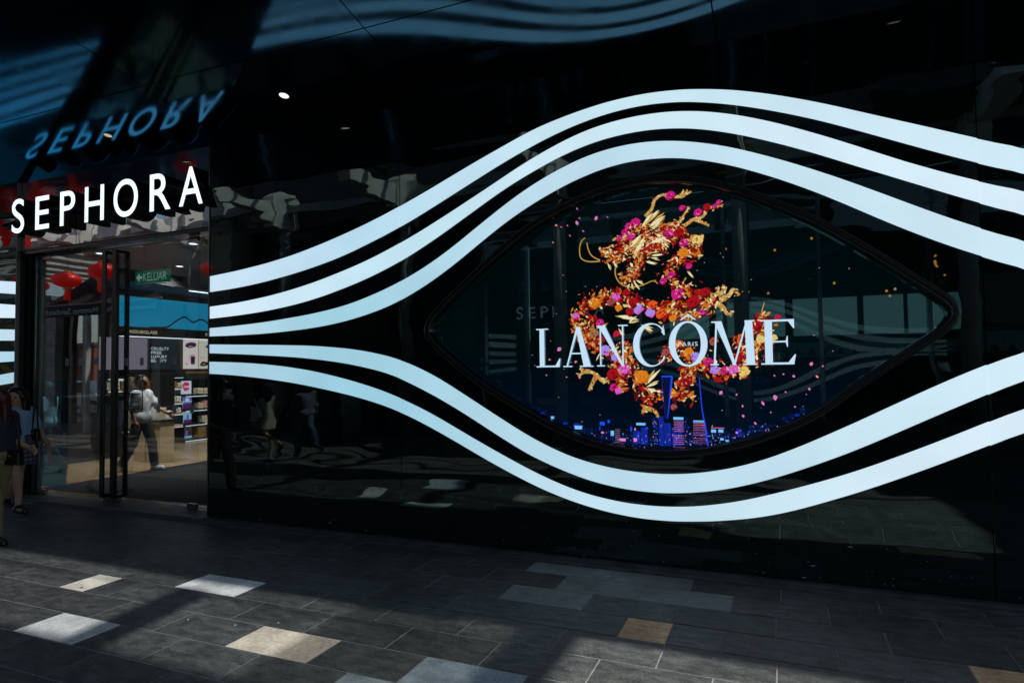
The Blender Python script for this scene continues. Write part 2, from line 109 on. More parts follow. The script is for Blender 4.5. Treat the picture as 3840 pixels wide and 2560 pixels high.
def mat(name, col, rough=0.6, metal=0.0, ior=1.5, noise=0.0, nscale=8.0, bump=None, col2=None, coat=0.0):
    if name in MATS:
        return MATS[name]
    m, nt, b = base_mat(name)
    b.inputs["Base Color"].default_value = (*col[:3], 1)
    b.inputs["Roughness"].default_value = rough
    b.inputs["Metallic"].default_value = metal
    b.inputs["IOR"].default_value = ior
    b.inputs["Coat Weight"].default_value = coat
    if noise > 0 or col2:
        tc = nt.nodes.new("ShaderNodeTexCoord")
        nz = nt.nodes.new("ShaderNodeTexNoise")
        nz.inputs["Scale"].default_value = nscale
        nz.inputs["Detail"].default_value = 6
        rp = nt.nodes.new("ShaderNodeValToRGB")
        rp.color_ramp.elements[0].position = 0.3
        rp.color_ramp.elements[1].position = 0.7
        c2 = col2 if col2 else tuple(min(1, c * (1 + noise)) for c in col[:3])
        rp.color_ramp.elements[0].color = (*(c * (1 - noise) for c in col[:3]), 1)
        rp.color_ramp.elements[1].color = (*c2[:3], 1)
        nt.links.new(tc.outputs["Object"], nz.inputs[0])
        nt.links.new(nz.outputs[0], rp.inputs[0])
        nt.links.new(rp.outputs[0], b.inputs["Base Color"])
    if bump:
        add_bump(nt, b, *bump)
    MATS[name] = m
    return m

def emit(name, col, strength=1.0):
    if name in MATS:
        return MATS[name]
    m, nt, b = base_mat(name)
    b.inputs["Base Color"].default_value = (0.01, 0.01, 0.01, 1)
    b.inputs["Roughness"].default_value = 0.35
    b.inputs["Emission Color"].default_value = (*col[:3], 1)
    b.inputs["Emission Strength"].default_value = strength
    MATS[name] = m
    return m

def wavy_black(name, base, ior, rough, bscale, bdist, stretch, tint=None):
    m, nt, b = base_mat(name)
    b.inputs["Base Color"].default_value = (*base, 1)
    b.inputs["Roughness"].default_value = rough
    b.inputs["IOR"].default_value = ior
    if tint:
        b.inputs["Specular Tint"].default_value = (*tint, 1)
    add_bump(nt, b, bscale, bdist, stretch, 2.2)
    tc = nt.nodes.new("ShaderNodeTexCoord")
    du = nt.nodes.new("ShaderNodeTexNoise")
    du.inputs["Scale"].default_value = 2.3
    du.inputs["Detail"].default_value = 7
    nt.links.new(tc.outputs["Object"], du.inputs[0])
    dr_ = nt.nodes.new("ShaderNodeMapRange")
    dr_.inputs[1].default_value = 0.5
    dr_.inputs[2].default_value = 0.75
    dr_.inputs[3].default_value = rough
    dr_.inputs[4].default_value = rough + 0.06
    nt.links.new(du.outputs[0], dr_.inputs[0])
    nt.links.new(dr_.outputs[0], b.inputs["Roughness"])
    MATS[name] = m
    return m

wavy_black("black_glass", (0.0008, 0.0046, 0.0048), 2.0, 0.012, 1.0, 0.015, (0.38, 1, 1.7), (0.66, 0.95, 0.96))
wavy_black("soffit_gloss", (0.002, 0.0045, 0.006), 1.72, 0.075, 0.7, 0.003, (0.8, 0.8, 1), (0.14, 0.52, 1.0))
sb_ = MATS["soffit_gloss"].node_tree.nodes["Principled BSDF"]
sb_.inputs["Metallic"].default_value = 1.0
sb_.inputs["Base Color"].default_value = (0.042, 0.088, 0.125, 1)
sb_.inputs["Specular Tint"].default_value = (0.35, 0.6, 0.9, 1)
wavy_black("screen_gloss", (0.0025, 0.004, 0.006), 1.85, 0.01, 1.3, 0.0016, (0.5, 1, 1.2), (0.7, 0.95, 1.0))
m, nt, b = base_mat("mirror_lintel")
b.inputs["Base Color"].default_value = (0.40, 0.42, 0.44, 1)
b.inputs["Metallic"].default_value = 1.0
b.inputs["Roughness"].default_value = 0.015
add_bump(nt, b, 1.3, 0.0045, (0.5, 1, 1.6), 2.5)
MATS["mirror_lintel"] = m

def glass(name, f0, tint, wav=0.0):
    m = bpy.data.materials.new(name)
    m.use_nodes = True
    nt = m.node_tree
    nt.nodes.clear()
    out = nt.nodes.new("ShaderNodeOutputMaterial")
    mix = nt.nodes.new("ShaderNodeMixShader")
    tr = nt.nodes.new("ShaderNodeBsdfTransparent")
    tr.inputs[0].default_value = (*tint, 1)
    gl = nt.nodes.new("ShaderNodeBsdfGlossy")
    gl.inputs["Roughness"].default_value = 0.0
    gl.inputs[0].default_value = (1, 1, 1, 1)
    lw = nt.nodes.new("ShaderNodeLayerWeight")
    lw.inputs[0].default_value = 0.5
    pw = nt.nodes.new("ShaderNodeMath")
    pw.operation = 'POWER'
    pw.inputs[1].default_value = 5.0
    nt.links.new(lw.outputs["Facing"], pw.inputs[0])
    ad = nt.nodes.new("ShaderNodeMath")
    ad.operation = 'MULTIPLY_ADD'
    ad.use_clamp = True
    ad.inputs[1].default_value = 1.0 - f0
    ad.inputs[2].default_value = f0
    nt.links.new(pw.outputs[0], ad.inputs[0])
    nt.links.new(ad.outputs[0], mix.inputs[0])
    nt.links.new(tr.outputs[0], mix.inputs[1])
    nt.links.new(gl.outputs[0], mix.inputs[2])
    nt.links.new(mix.outputs[0], out.inputs[0])
    if wav:
        tc = nt.nodes.new("ShaderNodeTexCoord")
        nz = nt.nodes.new("ShaderNodeTexNoise")
        nz.inputs["Scale"].default_value = 1.1
        nz.inputs["Detail"].default_value = 1.0
        bp = nt.nodes.new("ShaderNodeBump")
        bp.inputs["Distance"].default_value = wav
        nt.links.new(tc.outputs["Object"], nz.inputs[0])
        nt.links.new(nz.outputs[0], bp.inputs["Height"])
        nt.links.new(bp.outputs[0], gl.inputs["Normal"])
    MATS[name] = m
    return m

glass("door_glass", 0.15, (0.93, 0.97, 0.97), 0.0012)
glass("cafe_glass", 0.09, (0.85, 0.95, 0.93), 0.001)
glass("filter_glass", 0.04, (0.71, 0.72, 0.73))
glass("filter_glass_dark", 0.04, (0.50, 0.50, 0.49))
glass("film_blue", 0.02, (0.40, 0.65, 0.74))
ft = MATS["film_blue"].node_tree
df = ft.nodes.new("ShaderNodeBsdfTranslucent")
df.inputs[0].default_value = (0.10, 0.42, 0.62, 1)
dm = ft.nodes.new("ShaderNodeMixShader")
dm.inputs[0].default_value = 0.18
om = [n for n in ft.nodes if n.type == 'OUTPUT_MATERIAL'][0]
src = om.inputs[0].links[0].from_socket
ft.links.new(src, dm.inputs[1])
ft.links.new(df.outputs[0], dm.inputs[2])
ft.links.new(dm.outputs[0], om.inputs[0])
glass("film_clear", 0.03, (0.93, 0.96, 0.97))
ft = MATS["film_clear"].node_tree
df = ft.nodes.new("ShaderNodeBsdfTranslucent")
df.inputs[0].default_value = (0.85, 0.93, 0.96, 1)
dm = ft.nodes.new("ShaderNodeMixShader")
dm.inputs[0].default_value = 0.16
om = [n for n in ft.nodes if n.type == 'OUTPUT_MATERIAL'][0]
src = om.inputs[0].links[0].from_socket
ft.links.new(src, dm.inputs[1])
ft.links.new(df.outputs[0], dm.inputs[2])
ft.links.new(dm.outputs[0], om.inputs[0])

# lit acrylic: viewing-angle brightness changes are painted into each strip's colour
def lit_strip(name, stops):
    m, nt, b = base_mat(name)
    b.inputs["Base Color"].default_value = (0.05, 0.055, 0.06, 1)
    b.inputs["Roughness"].default_value = 0.3
    tc = nt.nodes.new("ShaderNodeTexCoord")
    sp = nt.nodes.new("ShaderNodeSeparateXYZ")
    nt.links.new(tc.outputs["Object"], sp.inputs[0])
    mr = nt.nodes.new("ShaderNodeMapRange")
    mr.inputs[1].default_value = -6.5
    mr.inputs[2].default_value = 1.7
    nt.links.new(sp.outputs[0], mr.inputs[0])
    rp = nt.nodes.new("ShaderNodeValToRGB")
    rp.color_ramp.interpolation = 'EASE'
    while len(rp.color_ramp.elements) < len(stops):
        rp.color_ramp.elements.new(0.5)
    for e, (p, c) in zip(rp.color_ramp.elements, stops):
        e.position = p
        e.color = lin(*c)
    nt.links.new(mr.outputs[0], rp.inputs[0])
    nz = nt.nodes.new("ShaderNodeTexNoise")
    nz.inputs["Scale"].default_value = 1.6
    nz.inputs["Detail"].default_value = 2.0
    nt.links.new(tc.outputs["Object"], nz.inputs[0])
    mz = nt.nodes.new("ShaderNodeMapRange")
    mz.inputs[1].default_value = 0.3
    mz.inputs[2].default_value = 0.7
    mz.inputs[3].default_value = 0.95
    mz.inputs[4].default_value = 1.05
    nt.links.new(nz.outputs[0], mz.inputs[0])
    nt.links.new(rp.outputs[0], b.inputs["Emission Color"])
    nt.links.new(mz.outputs[0], b.inputs["Emission Strength"])
    MATS[name] = m
lit_strip("lit_acrylic_a", [(0.0, (203, 228, 246)), (0.30, (184, 219, 237)), (0.55, (198, 228, 241)), (1.0, (206, 231, 244))])
lit_strip("lit_acrylic_b", [(0.0, (214, 236, 251)), (0.35, (193, 227, 240)), (0.6, (204, 231, 243)), (1.0, (215, 236, 249))])
lit_strip("lit_acrylic_c", [(0.0, (190, 218, 235)), (0.22, (160, 207, 224)), (0.55, (188, 220, 236)), (1.0, (204, 230, 243))])
lit_strip("lit_acrylic_d", [(0.0, (172, 209, 227)), (0.25, (158, 204, 221)), (0.6, (184, 218, 234)), (1.0, (206, 232, 244))])
lit_strip("lit_acrylic_e", [(0.0, (168, 206, 223)), (0.3, (154, 203, 222)), (0.6, (193, 224, 238)), (1.0, (215, 236, 248))])

def stone(name, c1, c2, rough=0.5, scale=9.0, streak=False):
    m, nt, b = base_mat(name)
    tc = nt.nodes.new("ShaderNodeTexCoord")
    geo = nt.nodes.new("ShaderNodeObjectInfo")
    mp = nt.nodes.new("ShaderNodeMapping")
    mp.inputs["Scale"].default_value = (1, 2.2, 1) if streak else (1, 1, 1)
    nt.links.new(tc.outputs["Object"], mp.inputs[0])
    off = nt.nodes.new("ShaderNodeVectorMath")
    off.operation = 'ADD'
    sc = nt.nodes.new("ShaderNodeVectorMath")
    sc.operation = 'SCALE'
    cmb = nt.nodes.new("ShaderNodeCombineXYZ")
    nt.links.new(geo.outputs["Random"], cmb.inputs[0])
    nt.links.new(geo.outputs["Random"], cmb.inputs[1])
    nt.links.new(cmb.outputs[0], sc.inputs[0])
    sc.inputs["Scale"].default_value = 37.0
    nt.links.new(mp.outputs[0], off.inputs[0])
    nt.links.new(sc.outputs[0], off.inputs[1])
    n1 = nt.nodes.new("ShaderNodeTexNoise")
    n1.inputs["Scale"].default_value = scale
    n1.inputs["Detail"].default_value = 8
    n1.inputs["Roughness"].default_value = 0.7
    n2 = nt.nodes.new("ShaderNodeTexNoise")
    n2.inputs["Scale"].default_value = scale * 9
    n2.inputs["Detail"].default_value = 4
    nt.links.new(off.outputs[0], n1.inputs[0])
    nt.links.new(off.outputs[0], n2.inputs[0])
    mx = nt.nodes.new("ShaderNodeMath")
    mx.operation = 'MULTIPLY_ADD'
    mx.inputs[1].default_value = 0.45
    nt.links.new(n2.outputs[0], mx.inputs[0])
    hv = nt.nodes.new("ShaderNodeMath")
    hv.operation = 'MULTIPLY'
    hv.inputs[1].default_value = 0.6
    nt.links.new(n1.outputs[0], hv.inputs[0])
    nt.links.new(hv.outputs[0], mx.inputs[2])
    rp = nt.nodes.new("ShaderNodeValToRGB")
    rp.color_ramp.elements[0].position = 0.44
    rp.color_ramp.elements[0].color = (*c1, 1)
    rp.color_ramp.elements[1].position = 0.62
    rp.color_ramp.elements[1].color = (*c2, 1)
    nt.links.new(mx.outputs[0], rp.inputs[0])
    br = nt.nodes.new("ShaderNodeMapRange")
    br.inputs[3].default_value = 0.8
    br.inputs[4].default_value = 1.25
    nt.links.new(geo.outputs["Random"], br.inputs[0])
    gp = nt.nodes.new("ShaderNodeNewGeometry")
    stn = nt.nodes.new("ShaderNodeTexNoise")
    stn.inputs["Scale"].default_value = 1.7
    stn.inputs["Detail"].default_value = 5
    stn.inputs["Distortion"].default_value = 0.6
    nt.links.new(gp.outputs["Position"], stn.inputs[0])
    sm = nt.nodes.new("ShaderNodeMapRange")
    sm.inputs[1].default_value = 0.35
    sm.inputs[2].default_value = 0.65
    sm.inputs[3].default_value = 0.72
    sm.inputs[4].default_value = 1.18
    nt.links.new(stn.outputs[0], sm.inputs[0])
    vo = nt.nodes.new("ShaderNodeTexVoronoi")
    vo.inputs["Scale"].default_value = 5.5
    nt.links.new(gp.outputs["Position"], vo.inputs[0])
    gum = nt.nodes.new("ShaderNodeMapRange")
    gum.inputs[1].default_value = 0.06
    gum.inputs[2].default_value = 0.09
    gum.inputs[3].default_value = 0.72
    gum.inputs[4].default_value = 1.0
    nt.links.new(vo.outputs["Distance"], gum.inputs[0])
    m1 = nt.nodes.new("ShaderNodeMath")
    m1.operation = 'MULTIPLY'
    m2 = nt.nodes.new("ShaderNodeMath")
    m2.operation = 'MULTIPLY'
    nt.links.new(sm.outputs[0], m1.inputs[0])
    nt.links.new(gum.outputs[0], m1.inputs[1])
    nt.links.new(m1.outputs[0], m2.inputs[0])
    nt.links.new(br.outputs[0], m2.inputs[1])
    vm = nt.nodes.new("ShaderNodeVectorMath")
    vm.operation = 'SCALE'
    nt.links.new(rp.outputs[0], vm.inputs[0])
    nt.links.new(m2.outputs[0], vm.inputs["Scale"])
    nt.links.new(vm.outputs[0], b.inputs["Base Color"])
    b.inputs["Roughness"].default_value = rough
    bp = nt.nodes.new("ShaderNodeBump")
    bp.inputs["Distance"].default_value = 0.0012
    nt.links.new(mx.outputs[0], bp.inputs["Height"])
    nt.links.new(bp.outputs[0], b.inputs["Normal"])
    MATS[name] = m
    return m

stone("tile_dark", (0.026, 0.031, 0.032), (0.118, 0.124, 0.124), 0.5, 7, True)
stone("tile_grey", (0.17, 0.195, 0.20), (0.30, 0.33, 0.34), 0.55, 8, True)
stone("tile_white", (0.52, 0.57, 0.60), (0.84, 0.86, 0.86), 0.6, 9)
stone("tile_cream", (0.70, 0.66, 0.57), (0.88, 0.84, 0.75), 0.6, 6)
stone("tile_beige", (0.62, 0.54, 0.43), (0.88, 0.80, 0.68), 0.6, 4)
stone("tile_brown", (0.46, 0.28, 0.14), (0.82, 0.57, 0.34), 0.6, 12, True)
stone("tile_blue", (0.20, 0.27, 0.32), (0.36, 0.45, 0.52), 0.6, 9)
mat("grout", (0.22, 0.23, 0.23), 0.9, noise=0.25, nscale=14)
mat("ledge_stone", (0.085, 0.09, 0.092), 0.5, noise=0.4, nscale=6)
mat("black_metal", (0.006, 0.007, 0.008), 0.25, 0.0, 1.6)
mat("black_matte", (0.008, 0.008, 0.009), 0.6)
mat("steel", (0.32, 0.33, 0.34), 0.25, 1.0)
mat("dull_steel", (0.22, 0.22, 0.23), 0.45, 1.0)
mat("concrete", (0.36, 0.34, 0.30), 0.8, noise=0.3, nscale=3)
mat("concrete_pale", (0.66, 0.63, 0.57), 0.8, noise=0.2, nscale=2)
mat("roof_dark", (0.045, 0.05, 0.055), 0.6, noise=0.3, nscale=2)
mat("roof_grey", (0.16, 0.165, 0.17), 0.7, noise=0.2, nscale=2)
mat("asphalt", (0.05, 0.05, 0.052), 0.85, noise=0.25, nscale=3)
mat("canvas_black", (0.012, 0.011, 0.012), 0.75)
mat("print_white", (0.7, 0.7, 0.68), 0.6)
mat("silk_red", (0.62, 0.010, 0.006), 0.4, noise=0.15, nscale=6)
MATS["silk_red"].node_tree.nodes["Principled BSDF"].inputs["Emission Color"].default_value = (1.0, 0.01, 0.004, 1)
MATS["silk_red"].node_tree.nodes["Principled BSDF"].inputs["Emission Strength"].default_value = 0.3  # glow added to brighten lanterns and tassels in daylight
mat("gold_trim", (0.7, 0.45, 0.1), 0.35, 0.8)
mat("brick_red", (0.34, 0.09, 0.06), 0.8, noise=0.2, nscale=4)
mat("lattice_yellow", (0.55, 0.33, 0.06), 0.6)
mat("wall_white", (0.62, 0.63, 0.64), 0.7, noise=0.08, nscale=1)
mat("wall_tan", (0.52, 0.43, 0.33), 0.7, noise=0.08, nscale=1)
mat("floor_wood", (0.20, 0.145, 0.08), 0.22, noise=0.25, nscale=3)
mat("mat_rib", (0.010, 0.011, 0.011), 0.9, ior=1.2, bump=(90, 0.004, (1, 0.15, 1), 1))
mat("shop_dark", (0.014, 0.015, 0.016), 0.35)
mat("shop_ceiling", (0.02, 0.02, 0.021), 0.6)
mat("carton_tan", (0.50, 0.39, 0.23), 0.6, noise=0.06, nscale=3)
mat("carton_cream", (0.62, 0.54, 0.38), 0.5)
mat("carton_pink", (0.62, 0.33, 0.27), 0.5)
mat("carton_white", (0.72, 0.73, 0.72), 0.5)
mat("carton_gold", (0.5, 0.33, 0.11), 0.3, 0.6)
mat("leaf_green", (0.05, 0.11, 0.02), 0.5, noise=0.4, nscale=5)
mat("bark", (0.09, 0.06, 0.04), 0.9)
mat("car_white", (0.75, 0.76, 0.78), 0.2, coat=1.0)
mat("car_glass", (0.01, 0.012, 0.015), 0.05)
mat("rubber", (0.02, 0.02, 0.02), 0.8)
mat("board_red", (0.05, 0.006, 0.006), 0.5)
mat("skin_tan", (0.60, 0.37, 0.25), 0.5)
mat("skin_brown", (0.32, 0.16, 0.09), 0.5)
mat("hair_black", (0.008, 0.006, 0.006), 0.4)
mat("hair_auburn", (0.06, 0.010, 0.010), 0.4)
mat("cloth_white", (0.72, 0.74, 0.76), 0.8, noise=0.05, nscale=5)
mat("cloth_sky", (0.34, 0.58, 0.82), 0.85, noise=0.06, nscale=9)
mat("cloth_navy", (0.022, 0.026, 0.05), 0.8)
mat("cloth_khaki", (0.28, 0.22, 0.11), 0.85, noise=0.12, nscale=12)
mat("cloth_black", (0.010, 0.010, 0.011), 0.8)
mat("cloth_beige", (0.42, 0.36, 0.28), 0.9, noise=0.1, nscale=6)
mat("cloth_denim", (0.10, 0.15, 0.22), 0.9, noise=0.2, nscale=10)
mat("leather_black", (0.008, 0.008, 0.009), 0.3)
mat("leather_white", (0.75, 0.76, 0.78), 0.4)
mat("eye_dark", (0.01, 0.008, 0.008), 0.2)
mat("lip_rose", (0.30, 0.09, 0.07), 0.4)

# woven check for the skirt
m, nt, b = base_mat("cloth_check")
tc = nt.nodes.new("ShaderNodeTexCoord")
w1 = nt.nodes.new("ShaderNodeTexWave")
w1.bands_direction = 'Z'
w1.inputs["Scale"].default_value = 5.5
w2 = nt.nodes.new("ShaderNodeTexWave")
w2.bands_direction = 'X'
w2.inputs["Scale"].default_value = 5.5
nt.links.new(tc.outputs["Object"], w1.inputs[0])
nt.links.new(tc.outputs["Object"], w2.inputs[0])
mn = nt.nodes.new("ShaderNodeMath")
mn.operation = 'MINIMUM'
nt.links.new(w1.outputs["Fac"], mn.inputs[0])
nt.links.new(w2.outputs["Fac"], mn.inputs[1])
rp = nt.nodes.new("ShaderNodeValToRGB")
rp.color_ramp.elements[0].position = 0.10
rp.color_ramp.elements[0].color = (0.03, 0.032, 0.055, 1)
rp.color_ramp.elements[1].position = 0.25
rp.color_ramp.elements[1].color = (0.17, 0.18, 0.26, 1)
nt.links.new(mn.outputs[0], rp.inputs[0])
nt.links.new(rp.outputs[0], b.inputs["Base Color"])
b.inputs["Roughness"].default_value = 0.9
MATS["cloth_check"] = m

# pavement beyond the single tiles
m, nt, b = base_mat("far_paving")
tc = nt.nodes.new("ShaderNodeTexCoord")
bk = nt.nodes.new("ShaderNodeTexBrick")
bk.inputs["Scale"].default_value = 1.0
bk.inputs["Brick Width"].default_value = 0.668
bk.inputs["Row Height"].default_value = 0.3565
bk.inputs["Mortar Size"].default_value = 0.004
bk.inputs["Color1"].default_value = (0.03, 0.031, 0.03, 1)
bk.inputs["Color2"].default_value = (0.07, 0.07, 0.066, 1)
bk.inputs["Mortar"].default_value = (0.16, 0.165, 0.165, 1)
nt.links.new(tc.outputs["Object"], bk.inputs[0])
nt.links.new(bk.outputs[0], b.inputs["Base Color"])
b.inputs["Roughness"].default_value = 0.55
MATS["far_paving"] = m

# dark screen glass with the faint navy night of its picture
m, nt, b = base_mat("screen_night")
b.inputs["Base Color"].default_value = (0.0025, 0.004, 0.006, 1)
b.inputs["Roughness"].default_value = 0.012
b.inputs["IOR"].default_value = 2.25
b.inputs["Specular Tint"].default_value = (0.7, 0.95, 1.0, 1)
tc = nt.nodes.new("ShaderNodeTexCoord")
sp = nt.nodes.new("ShaderNodeSeparateXYZ")
nt.links.new(tc.outputs["Object"], sp.inputs[0])
mr = nt.nodes.new("ShaderNodeMapRange")
mr.inputs[1].default_value = 2.0
mr.inputs[2].default_value = 1.1
nt.links.new(sp.outputs[2], mr.inputs[0])
rp = nt.nodes.new("ShaderNodeValToRGB")
rp.color_ramp.elements[0].color = (0.0, 0.0022, 0.0026, 1)
rp.color_ramp.elements[1].color = (0.0, 0.0035, 0.012, 1)
nt.links.new(mr.outputs[0], rp.inputs[0])
nt.links.new(rp.outputs[0], b.inputs["Emission Color"])
b.inputs["Emission Strength"].default_value = 1.0
MATS["screen_night"] = m

# ---------------------------------------------------------------- mesh helpers
class MB:
    def __init__(self):
        self.v, self.f, self.mi = [], [], []

    def add(self, verts, faces, mi=0):
        n = len(self.v)
        self.v += [tuple(p) for p in verts]
        self.f += [tuple(i + n for i in fc) for fc in faces]
        self.mi += [mi] * len(faces)
        return self

    def box(self, x0, x1, y0, y1, z0, z1, mi=0):
        vs = [(x, y, z) for x in (x0, x1) for y in (y0, y1) for z in (z0, z1)]
        return self.add(vs, [(0, 1, 3, 2), (4, 6, 7, 5), (0, 4, 5, 1), (2, 3, 7, 6), (0, 2, 6, 4), (1, 5, 7, 3)], mi)

    def prism(self, poly, axis, a, b, mi=0):
        # poly: 2D points in the plane normal to axis (x: (y,z), y: (x,z), z: (x,y))
        def P(p, t):
            return {'x': (t, p[0], p[1]), 'y': (p[0], t, p[1]), 'z': (p[0], p[1], t)}[axis]
        n = len(poly)
        vs = [P(p, a) for p in poly] + [P(p, b) for p in poly]
        fs = [tuple(range(n)), tuple(range(2 * n - 1, n - 1, -1))]
        fs += [(i, i + n, (i + 1) % n + n, (i + 1) % n) for i in range(n)]
        return self.add(vs, fs, mi)

    def tube(self, pts, r, seg=8, mi=0, r2=None):
        pts = [Vector(p) for p in pts]
        n = len(pts)
        rings = []
        for i, p in enumerate(pts):
            d = (pts[min(i + 1, n - 1)] - pts[max(i - 1, 0)]).normalized()
            a = d.orthogonal().normalized()
            c = d.cross(a)
            rr = r if r2 is None else r + (r2 - r) * i / max(1, n - 1)
            rings.append([p + (a * math.cos(t) + c * math.sin(t)) * rr for t in [2 * math.pi * k / seg for k in range(seg)]])
        # keep neighbouring rings aligned
        for i in range(1, n):
            best = min(range(seg), key=lambda s: (rings[i][s] - rings[i - 1][0]).length)
            rings[i] = rings[i][best:] + rings[i][:best]
            if (rings[i][1] - rings[i - 1][1]).length > (rings[i][-1] - rings[i - 1][1]).length:
                rings[i] = [rings[i][0]] + rings[i][:0:-1]
        vs = [q for ring in rings for q in ring]
        fs = [(i * seg + k, i * seg + (k + 1) % seg, (i + 1) * seg + (k + 1) % seg, (i + 1) * seg + k) for i in range(n - 1) for k in range(seg)]
        fs += [tuple(range(seg)), tuple((n - 1) * seg + k for k in range(seg))]
        return self.add(vs, fs, mi)

    def lathe(self, prof, center, seg=20, mi=0, rib=0.0):
        cx, cy, cz = center
        vs, fs = [], []
        for r, z in prof:
            for k in range(seg):
                t = 2 * math.pi * k / seg
                rr = r * (1 + (rib if k % 2 else -rib))
                vs.append((cx + rr * math.cos(t), cy + rr * math.sin(t), cz + z))
        for i in range(len(prof) - 1):
            for k in range(seg):
                fs.append((i * seg + k, i * seg + (k + 1) % seg, (i + 1) * seg + (k + 1) % seg, (i + 1) * seg + k))
        fs.append(tuple(range(seg - 1, -1, -1)))
        fs.append(tuple((len(prof) - 1) * seg + k for k in range(seg)))
        return self.add(vs, fs, mi)

    def mesh(self, name, mats, smooth=False):
        me = bpy.data.meshes.new(name)
        me.from_pydata(self.v, [], self.f)
        for mt in (mats if isinstance(mats, (list, tuple)) else [mats]):
            me.materials.append(MATS[mt] if isinstance(mt, str) else mt)
        if any(self.mi):
            me.polygons.foreach_set("material_index", self.mi)
        bm = bmesh.new()
        bm.from_mesh(me)
        bmesh.ops.recalc_face_normals(bm, faces=bm.faces)
        bm.to_mesh(me)
        bm.free()
        if smooth:
            me.polygons.foreach_set("use_smooth", [True] * len(me.polygons))
        me.update()
        return me

    def obj(self, name, mats, parent=None, smooth=False, bevel=0.0):
        o = bpy.data.objects.new(name, self.mesh(name, mats, smooth))
        COL.objects.link(o)
        o.parent = parent
        if bevel:
            bv = o.modifiers.new("bevel", 'BEVEL')
            bv.width = bevel
            bv.segments = 2
            bv.limit_method = 'ANGLE'
        return o

def link(name, me, parent=None):
    o = bpy.data.objects.new(name, me)
    COL.objects.link(o)
    o.parent = parent
    return o

def tag(o, label, cat=None, group=None, kind=None):
    if label:
        o["label"] = label
    if cat:
        o["category"] = cat
    if group:
        o["group"] = group
    if kind:
        o["kind"] = kind
    return o

def thing(name, label, cat, loc=(0, 0, 0), rz=0.0, group=None):
    o = bpy.data.objects.new(name, None)
    o.empty_display_size = 0.1
    COL.objects.link(o)
    o.location = loc
    o.rotation_euler = (0, 0, rz)
    return tag(o, label, cat, group)

def struct(o):
    o["kind"] = "structure"
    return o

def copy_tree(o, parent=None):
    c = o.copy()
    COL.objects.link(c)
    c.parent = parent
    for ch in list(o.children):
        copy_tree(ch, c)
    return c

def text_mesh(s, size=1.0, extrude=0.0, offset=0.0, spacing=1.0, res=4):
    cu = bpy.data.curves.new("text", 'FONT')
    cu.body = s
    cu.size = size
    cu.extrude = extrude
    cu.offset = offset
    cu.space_character = spacing
    cu.resolution_u = res
    o = bpy.data.objects.new("text", cu)
    COL.objects.link(o)
    dg = bpy.context.evaluated_depsgraph_get()
    me = bpy.data.meshes.new_from_object(o.evaluated_get(dg))
    bpy.data.objects.remove(o)
    bpy.data.curves.remove(cu)
    return me

def fit_text(me, box, to3d):
    """map the text's own 2D box onto box=(u0,u1,v0,v1) and then into the scene by to3d(u,v,w)"""
    co = np.array([v.co[:] for v in me.vertices])
    lo, hi = co.min(0), co.max(0)
    u0, u1, v0, v1 = box
    for v in me.vertices:
        u = u0 + (v.co.x - lo[0]) / (hi[0] - lo[0]) * (u1 - u0)
        w = v0 + (v.co.y - lo[1]) / (hi[1] - lo[1]) * (v1 - v0)
        v.co = to3d(u, w, v.co.z)
    me.update()
    return me

def text_obj(name, s, box, to3d, mt, parent, offset=0.0, spacing=1.0):
    me = fit_text(text_mesh(s, offset=offset, spacing=spacing), box, to3d)
    me.materials.clear()
    me.materials.append(MATS[mt])
    return link(name, me, parent)

# ---------------------------------------------------------------- ground and pavement
SLOPE = math.tan(math.radians(12.0))
SOFFIT_Z = 4.617
gm = MB().add([(-300, -300, -0.02), (300, -300, -0.02), (300, 300, -0.02), (-300, 300, -0.02)], [(0, 1, 2, 3)])
struct(gm.obj("ground", "asphalt"))
PER, ROW = 0.668, 0.3565
row_edges = [-0.163, -0.443] + [-0.443 - ROW * (i + 1) for i in range(11)]
anchors = [-0.06, -1.077, -1.426, -1.07, -1.414, -1.752, -2.097, -2.433, -2.10, -2.44, -2.10, -2.44]
pav = MB().box(-40, 14, -4.365, -0.10, -0.019, -0.0035)
pavement = struct(pav.obj("pavement", "grout"))
farp = MB().add([(-40, -13, -0.003), (14, -13, -0.003), (14, -4.369, -0.003), (-40, -4.369, -0.003)], [(0, 1, 2, 3)])
struct(farp.obj("far_pavement", "far_paving"))
special = {  # row -> list of (x0, x1, material)
    0: [(-2.15, -1.41, "tile_grey"), (-1.41, -0.735, "tile_grey")],
    1: [(-1.757, -1.077, "tile_grey"), (-1.077, -0.398, "tile_grey")],
    2: [(-2.10, -1.426, "tile_grey")],
    3: [(-1.07, -0.749, "tile_brown"), (0.963, 1.62, "tile_brown")],
    4: [(-4.75, -4.09, "tile_white")],
    5: [(-5.68, -5.375, "tile_cream")],
    6: [(-3.42, -2.756, "tile_beige"), (-2.097, -1.417, "tile_blue")],
    7: [(-5.03, -4.40, "tile_white"), (-2.433, -1.77, "tile_blue")],
    9: [(-6.4, -5.75, "tile_grey")],
}
tile_meshes = {}

